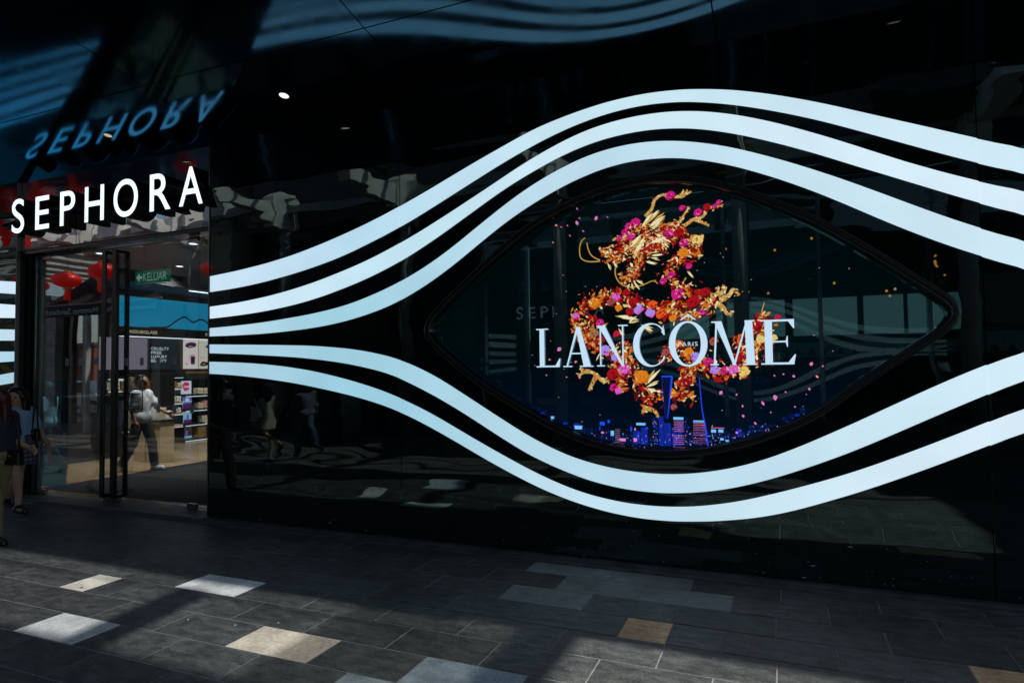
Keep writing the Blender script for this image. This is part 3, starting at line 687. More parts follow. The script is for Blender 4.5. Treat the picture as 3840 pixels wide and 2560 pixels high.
def tile(x0, x1, y0, y1, mt):
    w, d = x1 - x0 - 0.009, abs(y1 - y0) - 0.009
    key = (round(w, 2), round(d, 3), mt)
    if key not in tile_meshes:
        hw, hd, c = w / 2, d / 2, 0.003
        vs = [(-hw, -hd, -0.006), (hw, -hd, -0.006), (hw, hd, -0.006), (-hw, hd, -0.006),
              (-hw, -hd, -c), (hw, -hd, -c), (hw, hd, -c), (-hw, hd, -c),
              (-hw + c, -hd + c, 0), (hw - c, -hd + c, 0), (hw - c, hd - c, 0), (-hw + c, hd - c, 0)]
        fs = [(8, 9, 10, 11)]
        for i in range(4):
            j = (i + 1) % 4
            fs += [(i, j, j + 4, i + 4), (i + 4, j + 4, j + 8, i + 8)]
        tile_meshes[key] = MB().add(vs, fs).mesh("paving_tile", mt)
    o = link("paving_tile", tile_meshes[key], pavement)
    o.location = ((x0 + x1) / 2, (y0 + y1) / 2, random.uniform(-0.0012, 0.0012))
    o.rotation_euler = (random.uniform(-0.0015, 0.0015), random.uniform(-0.0012, 0.0012), 0)
    return o

far_tiles = MB()
for ri in range(len(row_edges) - 1):
    y1, y0 = row_edges[ri], row_edges[ri + 1]
    joints = []
    x = anchors[ri]
    while x > -18:
        x -= PER
    while x < 9:
        joints.append(x)
        x += PER
    spans = list(special.get(ri, []))
    cells = []
    for a, bb in zip(joints[:-1], joints[1:]):
        parts = [(a, bb)]
        for s0, s1, mt in spans:
            np_ = []
            for p0, p1 in parts:
                if s1 <= p0 or s0 >= p1:
                    np_.append((p0, p1))
                else:
                    if s0 > p0:
                        np_.append((p0, s0))
                    if s1 < p1:
                        np_.append((s1, p1))
            parts = np_
        cells += [(p0, p1, "tile_dark") for p0, p1 in parts]
    cells += spans
    # slivers left next to a coloured tile join their neighbour
    cells.sort()
    merged = []
    for c in cells:
        if merged and c[2] == "tile_dark" and merged[-1][2] == "tile_dark" and (c[1] - c[0] < 0.2 or merged[-1][1] - merged[-1][0] < 0.2):
            merged[-1] = (merged[-1][0], c[1], "tile_dark")
        else:
            merged.append(c)
    for i, c in enumerate(merged):
        if c[1] - c[0] < 0.12 and c[2] == "tile_dark":
            continue
        lim0 = -11.6 + max(0, (-y1 - 0.2)) * 2.0
        lim1 = 1.9 + y1 * 0.2
        if lim0 < (c[0] + c[1]) / 2 < lim1 + 0.5 and ri < 10:
            tile(c[0], c[1], y0, y1, c[2])
        else:
            far_tiles.box(c[0] + 0.004, c[1] - 0.004, y0 + 0.004, y1 - 0.004, -0.006, 0.0)
ft = far_tiles.obj("paving_tile", "tile_dark", pavement)
ft["kind"] = "stuff"

# small litter lying on the tiles
for k, (x, y, s, mt) in enumerate([(-5.47, -2.17, 0.016, "carton_gold"), (-4.02, -2.35, 0.007, "carton_white"), (-3.62, -2.30, 0.008, "carton_white"),
                                   (-3.36, -2.16, 0.008, "carton_white"), (-6.6, -1.95, 0.007, "carton_white"), (-1.85, -0.44, 0.010, "carton_cream")]):
    lf = MB().add([(-s, -s * .5, 0), (0, -s * .9, s * .3), (s, -s * .2, 0.0), (s * .5, s * .8, s * .4), (-s * .6, s * .7, 0.001)], [(0, 1, 2), (0, 2, 3), (0, 3, 4)])
    o = lf.obj("litter_scrap", mt)
    o.location = (x, y, 0.003)
    o.rotation_euler = (0, 0, k * 1.3)
    tag(o, ["yellow dry leaf scrap lying beside the small cream tile", "white speck of litter on dark tiles near the shadow band",
            "white speck of litter left of the beige tile", "white paper speck nearest the beige tile corner",
            "white speck of litter on the far left tiles", "cream scrap of litter by the grey tiles near the wall"][k], "litter")
# ---------------------------------------------------------------- storefront
front = thing("storefront", "black glass shop facade with glowing white wave strips and an eye shaped window", "building")
XD, XL = -6.459, -10.30          # right and left side of the door bay
SEAM1, SEAM2 = -3.713, 1.400
TOP = SOFFIT_Z
BASE = 0.035
TH = 0.03

def panel(x0, x1, z0, z1, mt="black_glass", y=0.0, name="glass_panel", parent=front):
    g = 0.003
    p = MB().box(x0 + g, x1 - g, y, y + TH, z0 + g, z1 - g)
    return p.obj(name, mt, parent, bevel=0.0025)

panel(XD, SEAM1, BASE, TOP)
panel(SEAM2, 4.2, BASE, TOP)
panel(4.2, 8.0, BASE, TOP)
panel(-14.4, XL, BASE, TOP)
panel(-19.0, -14.4, BASE, TOP)
# middle panel with the eye opening
eye = [tuple(p) for p in EYE]
xs_eye = [p[0] for p in eye]
xl, xr = min(xs_eye), max(xs_eye)
il, ir = xs_eye.index(xl), xs_eye.index(xr)

def chain(i, j):
    out = [eye[i]]
    while i != j:
        i = (i + 1) % len(eye)
        out.append(eye[i])
    return out

c1, c2 = chain(il, ir), chain(ir, il)[::-1]
upper, lower = (c1, c2) if sum(p[1] for p in c1) / len(c1) > sum(p[1] for p in c2) / len(c2) else (c2, c1)

def interp(ch, x):
    for a, bb in zip(ch[:-1], ch[1:]):
        if a[0] <= x <= bb[0] and bb[0] > a[0]:
            return a[1] + (bb[1] - a[1]) * (x - a[0]) / (bb[0] - a[0])
    return ch[0][1] if x < ch[0][0] else ch[-1][1]

pm = MB()
g = 0.003
px0, px1, pz0, pz1 = SEAM1 + g, SEAM2 - g, BASE + g, TOP - g
stations = [xl + (xr - xl) * (0.5 - 0.5 * math.cos(math.pi * i / 80)) for i in range(81)]
for y in (0.0, TH):
    pm.add([(px0, y, pz0), (xl, y, pz0), (xl, y, pz1), (px0, y, pz1)], [(0, 1, 2, 3)])
    pm.add([(xr, y, pz0), (px1, y, pz0), (px1, y, pz1), (xr, y, pz1)], [(0, 1, 2, 3)])
    for a, bb in zip(stations[:-1], stations[1:]):
        pm.add([(a, y, interp(upper, a)), (bb, y, interp(upper, bb)), (bb, y, pz1), (a, y, pz1)], [(0, 1, 2, 3)])
        pm.add([(a, y, pz0), (bb, y, pz0), (bb, y, interp(lower, bb)), (a, y, interp(lower, a))], [(0, 1, 2, 3)])
pm.add([(px0, 0, pz0), (px0, TH, pz0), (px0, TH, pz1), (px0, 0, pz1)], [(0, 1, 2, 3)])
pm.add([(px1, 0, pz0), (px1, TH, pz0), (px1, TH, pz1), (px1, 0, pz1)], [(0, 1, 2, 3)])
mid = pm.mesh("glass_panel", "black_glass")
link("glass_panel", mid, front)

def offset_loop(loop, d):
    n = len(loop)
    cx, cz = sum(p[0] for p in loop) / n, sum(p[1] for p in loop) / n
    out = []
    for i in range(n):
        a, bb = Vector(loop[i - 2]), Vector(loop[(i + 2) % n])
        t = (bb - a).normalized()
        nn = Vector((-t.y, t.x))
        if nn.dot(Vector((cx, cz)) - Vector(loop[i])) < 0:
            nn = -nn
        q = Vector(loop[i]) + nn * d
        out.append((q.x, q.y))
    return out

def loft(loops, mt, name, parent, smooth=True):
    n = len(loops[0])
    mb = MB()
    vs = [p for lp in loops for p in lp]
    fs = [(k * n + i, k * n + (i + 1) % n, (k + 1) * n + (i + 1) % n, (k + 1) * n + i) for k in range(len(loops) - 1) for i in range(n)]
    mb.add(vs, fs)
    return mb.obj(name, mt, parent, smooth=smooth)

l0, l1, l2, l3 = eye, offset_loop(eye, 0.010), offset_loop(eye, 0.046), offset_loop(eye, 0.056)
loft([[(x, 0.002, z) for x, z in l0], [(x, -0.008, z) for x, z in l0], [(x, -0.011, z) for x, z in l1], [(x, -0.010, z) for x, z in l2],
      [(x, -0.004, z) for x, z in l3], [(x, 0.02, z) for x, z in l3]], "black_metal", "window_frame", front)
l4 = offset_loop(eye, 0.060)
loft([[(x, 0.02, z) for x, z in l3], [(x, 0.024, z) for x, z in l4], [(x, 0.132, z) for x, z in l4]], "screen_gloss", "window_reveal", front)
# thin bright bead round the inner edge
bead = MB()
bead.tube([(x, -0.006, z) for x, z in l3 + l3[:1]], 0.0022, 5)
bead.obj("window_bead", "dull_steel", front, smooth=True)

# glowing wave strips
def strip_mesh(xs, zt, zb, y0=-0.009, y1=0.001):
    mb = MB()
    n = len(xs)
    vs = []
    for x, t, bb in zip(xs, zt, zb):
        vs += [(x, y0, t), (x, y0, bb), (x, y1, t), (x, y1, bb)]
    fs = []
    for i in range(n - 1):
        a, c = i * 4, i * 4 + 4
        fs += [(a, a + 1, c + 1, c), (a, c, c + 2, a + 2), (a + 1, a + 3, c + 3, c + 1)]
    fs += [(0, 2, 3, 1), ((n - 1) * 4, (n - 1) * 4 + 1, (n - 1) * 4 + 3, (n - 1) * 4 + 2)]
    return mb.add(vs, fs)

names = ["highest glowing wave strip arching over the eye window", "second glowing wave strip from the top", "glowing wave strip just above the eye window",
         "glowing wave strip just below the eye window", "lowest glowing wave strip dipping under the eye window"]
def densify(xs, zs, k=3):
    xs2, zs2 = [], []
    n = len(xs)
    for i in range(n - 1):
        p0, p1, p2, p3 = zs[max(i - 1, 0)], zs[i], zs[i + 1], zs[min(i + 2, n - 1)]
        for j in range(k):
            t = j / k
            xs2.append(xs[i] + (xs[i + 1] - xs[i]) * t)
            zs2.append(0.5 * (2 * p1 + (p2 - p0) * t + (2 * p0 - 5 * p1 + 4 * p2 - p3) * t * t + (-p0 + 3 * p1 - 3 * p2 + p3) * t ** 3))
    return xs2 + [xs[-1]], zs2 + [zs[-1]]

for s in range(5):
    xd, zt = densify(STRIP_X, STRIP_Z[2 * s])
    _, zb = densify(STRIP_X, STRIP_Z[2 * s + 1])
    for q, (xa, xb) in enumerate(((-9, SEAM1), (SEAM1, SEAM2), (SEAM2, 9))):
        seg = [(x, a, c) for x, a, c in zip(xd, zt, zb) if xa + 0.01 < x < xb - 0.01]
        for xe in (xa, xb):
            if abs(xe) < 8:
                k = max(i for i in range(len(xd) - 1) if xd[i] <= xe)
                f = (xe - xd[k]) / (xd[k + 1] - xd[k])
                p = (xe + (0.0012 if xe == xa else -0.0012), zt[k] + (zt[k + 1] - zt[k]) * f, zb[k] + (zb[k + 1] - zb[k]) * f)
                seg = [p] + seg if xe == xa else seg + [p]
        dz = [0.002, 0.0, -0.005][q]
        o = strip_mesh([p[0] for p in seg], [p[1] + dz for p in seg], [p[2] + dz for p in seg]).obj("light_strip", "lit_acrylic_" + "abcde"[s], front)
        o["label"] = names[s] + ["; its left length", "; its middle length", "; its right length"][q]
    (t0, ts), (b0, bs) = STRIP_LEFT[2 * s], STRIP_LEFT[2 * s + 1]
    lx = [XL - 0.012 - 3.9 * i / 14 for i in range(15)]
    ease = lambda d: d * (1 - 0.10 * d)
    o = strip_mesh(lx, [t0 + ts * ease(XL - x) for x in lx], [b0 + bs * ease(XL - x) for x in lx]).obj("light_strip", "lit_acrylic_" + "abcde"[s], front)
    o["label"] = names[s].split(" arching")[0].split(" just")[0].split(" dipping")[0] + " on the pier left of the doors, " + ["topmost", "second", "third", "fourth", "lowest"][s]

# dark backing added behind the cladding to block sky at the seams
bk_ = MB().box(-6.14, 8.0, 0.20, 0.29, 0.0, TOP - 0.07)
bk_.obj("cladding_back", "black_matte", front)

# faint fixing rings seen in the glass
for x, z in [(-6.26, 2.7), (-5.35, 2.79), (-6.26, 2.39), (-5.08, 2.49), (-4.73, 2.54), (-4.35, 2.62), (-4.36, 3.0), (-6.26, 1.96), (-5.79, 1.93), (-3.28, 3.04),
             (-3.92, 2.76), (1.36, 3.24), (1.5, 3.19), (1.35, 2.92), (1.5, 2.86), (1.11, 3.04), (1.5, 1.51), (1.11, 1.3), (-3.92, 1.65)]:
    mb = MB()
    mb.tube([(x + 0.018 * math.cos(t), -0.002, z + 0.018 * math.sin(t)) for t in [2 * math.pi * k / 14 for k in range(15)]], 0.003, 4)
    mb.obj("fixing_ring", "black_metal", front)

# dust specks and scuffs on the foot of the cladding
spk = MB()
for _ in range(110):
    x, z = rng.uniform(-6.3, 1.7), 0.05 + abs(rng.normal(0, .45))
    w, hh = rng.uniform(.002, .006), rng.uniform(.0015, .004)
    if rng.random() < .12:
        w *= 6
    if z < 1.4:
        spk.add([(x - w, -0.0035, z), (x, -0.0035, z - hh), (x + w, -0.0035, z + hh * .3), (x, -0.0035, z + hh)], [(0, 1, 2, 3)])
spk.obj("dust_specks", "carton_white", front)["kind"] = "stuff"

# steel trims, plinth ledge, door bay
MB().box(XD - 0.014, XD - 0.001, -0.012, 0.04, BASE, TOP - 0.01).obj("edge_trim", "steel", front)
MB().box(XL + 0.001, XL + 0.012, -0.010, 0.04, BASE, TOP - 0.01).obj("edge_trim", "dull_steel", front)
MB().box(-6.44, 8, -0.085, 0.05, -0.01, 0.034).obj("plinth", "ledge_stone", front, bevel=0.004)
MB().box(-6.44, 8, -0.158, -0.087, -0.012, 0.016).obj("plinth", "ledge_stone", front, bevel=0.004)
MB().box(-19, -6.445, -0.12, 0.45, -0.01, 0.045).obj("door_step", "ledge_stone", front, bevel=0.006)
MB().box(-19, -6.445, -0.155, -0.122, -0.012, 0.018).obj("door_step", "ledge_stone", front, bevel=0.004)
LIN_Z = 3.595
DY = 0.20
lint = [(XL + 0.015, -9.05), (-9.05, XD - 0.017)]
for a, bb in lint:
    panel(a, bb, LIN_Z, TOP + 0.012, "mirror_lintel", 0.045, "lintel_panel")
MB().box(XL + 0.013, XD - 0.015, 0.05, 0.30, LIN_Z - 0.052, LIN_Z - 0.003).obj("header_rail", "black_metal", front, bevel=0.004)
# black pier between the facade and the doors
MB().box(XL + 0.013, -10.075, DY - 0.06, DY + 0.06, 0.047, LIN_Z - 0.056).obj("door_jamb", "black_glass", front, bevel=0.004)
MB().box(-10.073, -10.035, DY - 0.02, DY + 0.02, 0.047, LIN_Z - 0.056).obj("door_jamb", "dull_steel", front)
MB().box(XD - 0.05, XD - 0.016, 0.05, 0.30, 0.047, LIN_Z - 0.056).obj("door_jamb", "black_glass", front)

def door(x0, x1, handle_x, label):
    d = thing("glass_door", label, None)
    d.parent = front
    MB().box(x0, x1, DY - 0.006, DY + 0.006, 0.06, LIN_Z - 0.06).obj("door_pane", "door_glass", d)
    hb = MB()
    if handle_x is not None:
        hz0, hz1 = 0.11, 3.47
        for yy in (DY - 0.105, DY + 0.075):
            hb.box(handle_x - 0.036, handle_x + 0.036, yy, yy + 0.03, hz0, hz1)
        for zz in (hz0, hz1 - 0.045):
            hb.box(handle_x - 0.036, handle_x + 0.036, DY - 0.0749, DY + 0.0749, zz, zz + 0.045)
        hb.obj("handle", "black_metal", d, bevel=0.003)
    return d

dl = door(-10.032, -8.468, -8.545, "left glass door leaf with a tall black handle")
dr = door(-8.458, -6.872, -8.335, "right glass door leaf with a taped paper notice")
ds = door(-6.862, XD - 0.052, None, "narrow fixed glass side panel right of the doors")
for d, xs_ in ((dl, [(-10.03, -9.86), (-8.62, -8.47)]), (dr, [(-8.456, -8.30), (-7.04, -6.874)])):
    for a, bb in xs_:
        MB().box(a, bb, DY - 0.018, DY + 0.018, 0.05, 0.125).obj("patch_fitting", "steel", d, bevel=0.004)
        if (a, bb) in ((-10.03, -9.86), (-7.04, -6.874)):
            MB().box(a, bb, DY - 0.018, DY + 0.018, LIN_Z - 0.125, LIN_Z - 0.058).obj("patch_fitting", "steel", d, bevel=0.004)
for a in (-8.53, -8.40):
    par = dl if a < -8.46 else dr
    lk = MB()
    lk.tube([(a, DY - 0.0185, 0.088), (a, DY - 0.026, 0.088)], 0.015, 12)
    lk.obj("lock", "dull_steel", par)
mat("ink_grey", (0.10, 0.11, 0.12), 0.6)
mat("sticker_grey", (0.55, 0.57, 0.58), 0.6)
def sticker(x, z, par, w=0.034, h=0.05):
    st = MB().box(x - w, x + w, DY - 0.0085, DY - 0.0065, z - h, z + h)
    o = st.obj("sticker", "sticker_grey", par)
    MB().box(x - 0.006, x + 0.006, DY - 0.0098, DY - 0.0088, z - h * .6, z + h * .6).obj("sticker_mark", "ink_grey", o)
for x in (-9.44, -9.14, -8.82):
    sticker(x, 1.955, dl)
for x in (-8.2, -7.9, -7.59, -7.28, -6.96):
    sticker(x, 1.94, dr)
for x in (-9.13, -8.82):
    sticker(x, 1.29, dl)
for x in (-7.9, -7.58, -7.28, -6.97):
    sticker(x, 1.315, dr)
xz = lambda y: (lambda u, v, w: (u, y, v))
# clear sleeve with the paper notice
nb = MB().box(-8.185, -7.87, DY - 0.0078, DY - 0.0064, 1.30, 1.775)
no = nb.obj("paper_notice", "film_clear", dr)
fr = MB()
for a, bb, c, dd in ((-8.185, -7.87, 1.763, 1.775), (-8.185, -7.87, 1.30, 1.309), (-8.185, -8.174, 1.31, 1.762), (-7.881, -7.87, 1.31, 1.762)):
    fr.box(a, bb, DY - 0.0100, DY - 0.0080, c, dd)
fr.obj("notice_edge", "black_matte", no)
for z, a, bb in ((1.66, -8.06, -7.98), (1.575, -8.09, -7.95), (1.51, -8.11, -7.92), (1.405, -8.09, -7.96)):
    MB().box(a, bb, DY - 0.0095, DY - 0.0080, z - 0.007, z + 0.007).obj("notice_line", "ink_grey", no)
# blue translucent poster inside the left leaf
fo = MB().box(-10.02, -9.44, DY + 0.008, DY + 0.0095, 0.16, 1.69).obj("poster_film", "film_blue", dl)
mat("print_plum", (0.05, 0.012, 0.03), 0.5)
mat("print_mauve", (0.32, 0.16, 0.27), 0.5)
mat("print_ink", (0.01, 0.025, 0.035), 0.5)
mat("print_rose", (0.40, 0.16, 0.19), 0.5)
text_obj("poster_text", "flattering", (-9.90, -9.52, 1.515, 1.575), xz(DY + 0.0075), "print_ink", fo)
text_obj("poster_text", "formulas", (-9.93, -9.52, 1.42, 1.48), xz(DY + 0.0075), "print_ink", fo)
def disc(cx, cz, rx, rz, y, mt, name, par, ang=0.0, n=22):
    mb = MB()
    ca, sa = math.cos(ang), math.sin(ang)
    pts = []
    for k in range(n):
        t = 2 * math.pi * k / n
        u, v = rx * math.cos(t), rz * math.sin(t)
        pts.append((cx + u * ca - v * sa, y, cz + u * sa + v * ca))
    mb.add(pts, [tuple(range(n))])
    return mb.obj(name, mt, par)
disc(-9.89, 0.80, 0.135, 0.06, DY + 0.0078, "print_plum", "poster_compact", fo)
disc(-9.89, 0.803, 0.105, 0.042, DY + 0.0072, "print_mauve", "poster_compact", fo)
disc(-9.95, 0.94, 0.115, 0.05, DY + 0.0078, "print_plum", "poster_compact", fo, 0.1)
disc(-9.95, 0.943, 0.095, 0.038, DY + 0.0072, "print_mauve", "poster_compact", fo, 0.1)
MB().prism([(-9.77, .74), (-9.675, .74), (-9.675, .97), (-9.70, 1.03), (-9.745, 1.03), (-9.77, .97)], 'y', DY + 0.0070, DY + 0.0078).obj("poster_lipstick", "print_plum", fo)
MB().prism([(-9.66, .98), (-9.585, .98), (-9.59, 1.22), (-9.65, 1.22)], 'y', DY + 0.0070, DY + 0.0078).obj("poster_tube", "print_rose", fo)
disc(-9.50, 0.86, 0.055, 0.09, DY + 0.0078, "carton_cream", "poster_bottle", fo, -0.2)

# ---------------------------------------------------------------- sign letters
emit("sign_light", (0.70, 0.87, 1.0), 1.5)
sign = thing("shop_sign", "row of raised white lit letters reading SEPHORA above the doors", "sign")
boxes = {"S": (-10.235, -9.945, 3.812, 4.318), "E": (-9.695, -9.386, 3.82, 4.297), "P": (-9.155, -8.835, 3.822, 4.304), "H": (-8.638, -8.248, 3.82, 4.307),
         "O": (-8.065, -7.597, 3.815, 4.322), "R": (-7.383, -7.005, 3.833, 4.315), "A": (-6.862, -6.456, 3.84, 4.327)}
for ch in "SEPHORA":
    x0, x1, z0, z1 = boxes[ch]
    yf, yb = -0.11, 0.038
    body = text_mesh(ch, extrude=0.5, offset=0.012, res=6)
    ext = max(v.co.z for v in body.vertices)
    fit_text(body, (x0, x1, z0, z1), lambda u, v, w: (u, (yf + yb) / 2 - (w / ext) * (yb - yf) / 2, v))
    body.materials.clear()
    body.materials.append(MATS["black_metal"])
    lo = link("letter", body, sign)
    lo["label"] = "lit letter " + ch + " of the shop sign"
    face = text_mesh(ch, offset=0.004, res=6)
    gx, gz = (x1 - x0) * 0.008, (z1 - z0) * 0.008
    fit_text(face, (x0 + gx, x1 - gx, z0 + gz, z1 - gz), lambda u, v, w: (u, yf - 0.004, v))
    face.materials.clear()
    face.materials.append(MATS["sign_light"])
    link("letter_face", face, lo)

# ---------------------------------------------------------------- soffit
canopy = thing("entrance_canopy", "glossy black panelled canopy sloping up from the top of the facade", "canopy")
jx = [-20.3, -17.5, -14.7, -11.85, -9.02, -6.22, -3.37, -0.45, 2.4, 5.2, 8.0]
jy = [0.30, -1.10, -2.33, -3.35]
for i in range(len(jx) - 1):
    for j in range(3):
        a, bb = jx[i] + 0.006, jx[i + 1] - 0.006
        ya, yb = jy[j] - 0.006, jy[j + 1] + 0.006
        mb = MB()
        za, zb = SOFFIT_Z - ya * SLOPE, SOFFIT_Z - yb * SLOPE
        ti = random.uniform(-0.0016, 0.0016)
        tj = random.uniform(-0.0016, 0.0016)
        vs = [(a, ya, za + ti), (bb, ya, za - ti), (bb, yb, zb + tj), (a, yb, zb - tj)]
        vs += [(p[0], p[1], p[2] + 0.03) for p in vs]
        mb.add(vs, [(0, 1, 2, 3), (7, 6, 5, 4), (0, 4, 5, 1), (1, 5, 6, 2), (2, 6, 7, 3), (3, 7, 4, 0)])
        mb.obj("soffit_panel", "soffit_gloss", canopy)
slab = MB()
slab.add([(-20.3, .3, SOFFIT_Z - .3 * SLOPE + .05), (8, .3, SOFFIT_Z - .3 * SLOPE + .05), (8, -3.36, SOFFIT_Z + 3.36 * SLOPE + .05), (-20.3, -3.36, SOFFIT_Z + 3.36 * SLOPE + .05),
          (-20.3, .3, SOFFIT_Z + .7), (8, .3, SOFFIT_Z + .7), (8, -3.36, SOFFIT_Z + 1.3), (-20.3, -3.36, SOFFIT_Z + 1.3)],
         [(0, 1, 2, 3), (7, 6, 5, 4), (0, 4, 5, 1), (1, 5, 6, 2), (2, 6, 7, 3), (3, 7, 4, 0)])
slab.obj("canopy_slab", "black_matte", canopy)
MB().box(-20.3, 8, -3.40, -3.365, SOFFIT_Z + 3.36 * SLOPE - 0.02, SOFFIT_Z + 1.35).obj("canopy_edge", "black_metal", canopy)
emit("lamp_warm", (1.0, 0.93, 0.84), 1.6)
emit("lamp_dim", (1.0, 0.85, 0.62), 0.5)
nrm = Vector((0, SLOPE, 1)).normalized()
def downlight(x, y, r, mt, label):
    t = thing("downlight", label, "light", (x, y, SOFFIT_Z - y * SLOPE - 0.003), 0, "recessed downlights in the canopy")
    t.rotation_euler = (math.atan(-SLOPE), 0, 0)
    mb = MB()
    mb.tube([(r * math.cos(k * math.pi / 12), r * math.sin(k * math.pi / 12), 0) for k in range(25)], 0.006, 6)
    mb.obj("rim", "dull_steel", t, smooth=True)
    lens = MB()
    n = 24
    lens.add([(0, 0, -0.006)] + [(r * math.cos(2 * math.pi * k / n), r * math.sin(2 * math.pi * k / n), -0.001) for k in range(n)],
             [(0, 1 + k, 1 + (k + 1) % n) for k in range(n)])
    lens.obj("lens", mt, t)
    return t
downlight(-4.82, -0.52, 0.055, "lamp_warm", "bright recessed downlight in the black canopy right of the sign")
downlight(0.964, -0.52, 0.055, "lamp_dim", "dim recessed downlight in the canopy at the far right")
downlight(-7.6, -0.52, 0.05, "lamp_dim", "dim recessed downlight in the canopy above the sign letters")

# ---------------------------------------------------------------- display screen
SY = 0.135
screen = thing("display_screen", "eye shaped LED screen showing a flower dragon, LANCÔME PARIS and a night skyline", "screen")
sc_loop = offset_loop(eye, 0.058)
smb = MB()
smb.add([(x, SY, z) for x, z in sc_loop] + [(x, SY + 0.04, z) for x, z in sc_loop],
        [tuple(range(len(sc_loop))), tuple(range(2 * len(sc_loop) - 1, len(sc_loop) - 1, -1))] +
        [(i, (i + 1) % len(sc_loop), (i + 1) % len(sc_loop) + len(sc_loop), i + len(sc_loop)) for i in range(len(sc_loop))])
smb.obj("screen_panel", "screen_night", screen)
PAL = {"gold": lin(186, 146, 74), "pale": lin(214, 192, 132), "amber": lin(190, 104, 28), "red": lin(150, 18, 12), "wine": lin(84, 8, 12), "m": lin(196, 24, 120), "r": lin(158, 12, 26),
       "o": lin(214, 122, 22), "or": lin(214, 84, 30), "p": lin(204, 96, 196), "l": lin(150, 140, 232), "g": lin(150, 104, 70), "n": lin(150, 78, 70), "y": lin(222, 196, 110),
       "r2": lin(186, 24, 60), "hi": lin(232, 222, 180), "petal": lin(214, 120, 186), "petal2": lin(236, 130, 130), "b": lin(30, 70, 235), "c": lin(120, 190, 250), "pk": lin(230, 130, 190), "w": lin(200, 150, 170), "txt": lin(196, 224, 246), "bd": lin(2, 14, 52), "bm": lin(12, 36, 140)}
pk = list(PAL)
for k in pk:
    emit("pix_" + k, PAL[k], 1.0)
MI = {k: i for i, k in enumerate(pk)}
PMATS = ["pix_" + k for k in pk]
layer = [0]
eye_poly = sc_loop
def inside(x, z):
    c = False
    n = len(eye_poly)
    for i in range(n):
        x1, z1 = eye_poly[i]
        x2, z2 = eye_poly[i - 1]
        if (z1 > z) != (z2 > z) and x < (x2 - x1) * (z - z1) / (z2 - z1) + x1:
            c = not c
    return c
def flat(mb, pts, key):
    if not all(inside(*p) for p in pts):
        return
    layer[0] += 1
    y = SY - 0.0008 - layer[0] * 3.5e-6
    mb.add([(p[0], y, p[1]) for p in pts], [tuple(range(len(pts)))], MI[key])
def leaf(mb, x, z, L, wd, ang, key):
    ca, sa = math.cos(ang), math.sin(ang)
    pts = [(-.5, 0), (-.2, .42), (.15, .5), (.5, 0), (.1, -.46), (-.25, -.38)]
    j = rng.uniform(.75, 1.25, (6, 2))
    flat(mb, [(x + u * L * a * ca - v * wd * c * sa, z + u * L * a * sa + v * wd * c * ca) for (u, v), (a, c) in zip(pts, j)], key)
def ribbon(mb, pts, w0, w1, key):
    n = len(pts)
    ed = []
    for i, p in enumerate(pts):
        a, bb = Vector(pts[max(i - 1, 0)]), Vector(pts[min(i + 1, n - 1)])
        t = (bb - a).normalized()
        w = w0 + (w1 - w0) * i / (n - 1)
        ed.append(((p[0] - t.y * w, p[1] + t.x * w), (p[0] + t.y * w, p[1] - t.x * w)))
    for (a, bb), (c, d) in zip(ed[:-1], ed[1:]):
        flat(mb, [a, bb, d, c], key)
def fine(pts, k=8):
    xs = [p[0] for p in pts]; zs = [p[1] for p in pts]
    n = len(pts); out = []
    for i in range(n - 1):
        for j in range(k):
            t = j / k
            q = []
            for arr in (xs, zs):
                p0, p1, p2, p3 = arr[max(i - 1, 0)], arr[i], arr[i + 1], arr[min(i + 2, n - 1)]
                q.append(0.5 * (2 * p1 + (p2 - p0) * t + (2 * p0 - 5 * p1 + 4 * p2 - p3) * t * t + (-p0 + 3 * p1 - 3 * p2 + p3) * t ** 3))
            out.append(tuple(q))
    return out + [pts[-1]]
dragon = MB()
def scatter(path, half, step, keys, size, dense):
    pts = fine(path, 8)
    acc = 0
    for a, bb in zip(pts[:-1], pts[1:]):
        seg = Vector(bb) - Vector(a)
        L = seg.length
        if L < 1e-6:
            continue
        t = seg / L
        nn = Vector((-t.y, t.x))
        for _ in range(max(1, int(round(dense * L / step)))):
            u = rng.random()
            off = rng.normal(0, 0.52) * half
            c = Vector(a) + seg * u + nn * off
            s = size * rng.uniform(.45, 1.25)
            leaf(dragon, c.x, c.y, s * 1.5, s * rng.uniform(.4, .8), math.atan2(t.y, t.x) + rng.normal(0, .9), keys[rng.integers(len(keys))])
dk = ["wine", "red", "red", "wine", "amber"]
lt = ["gold", "amber", "pale", "amber", "red", "or", "pale", "wine", "r", "hi", "o"]
for p in IMAGE_PATHS["horn"]:
    ribbon(dragon, fine(p, 6), 0.016, 0.006, "gold")
    scatter(p, 0.014, 0.03, ["pale", "gold", "amber"], 0.022, 1.0)
for p in IMAGE_PATHS["body"]:
    scatter(p, 0.066, 0.03, dk, 0.056, 2.2)
    scatter(p, 0.078, 0.03, lt, 0.034, 2.6)
    scatter(p, 0.086, 0.03, ["pale", "gold", "amber", "wine", "red", "or"], 0.020, 2.0)
for p in IMAGE_PATHS["limb"]:
    ribbon(dragon, fine(p, 6), 0.024, 0.008, "gold")
    scatter(p, 0.022, 0.03, ["pale", "gold", "amber", "hi", "wine"], 0.022, 1.6)
for p in IMAGE_PATHS["head"]:
    scatter(p, 0.050, 0.03, dk, 0.050, 2.0)
    scatter(p, 0.058, 0.03, lt, 0.032, 3.6)
    scatter(p, 0.060, 0.03, ["pale", "gold", "hi", "amber", "wine", "red"], 0.017, 2.4)
for p in IMAGE_PATHS["whisk"]:
    ribbon(dragon, fine(p, 8), 0.0055, 0.0035, "gold")
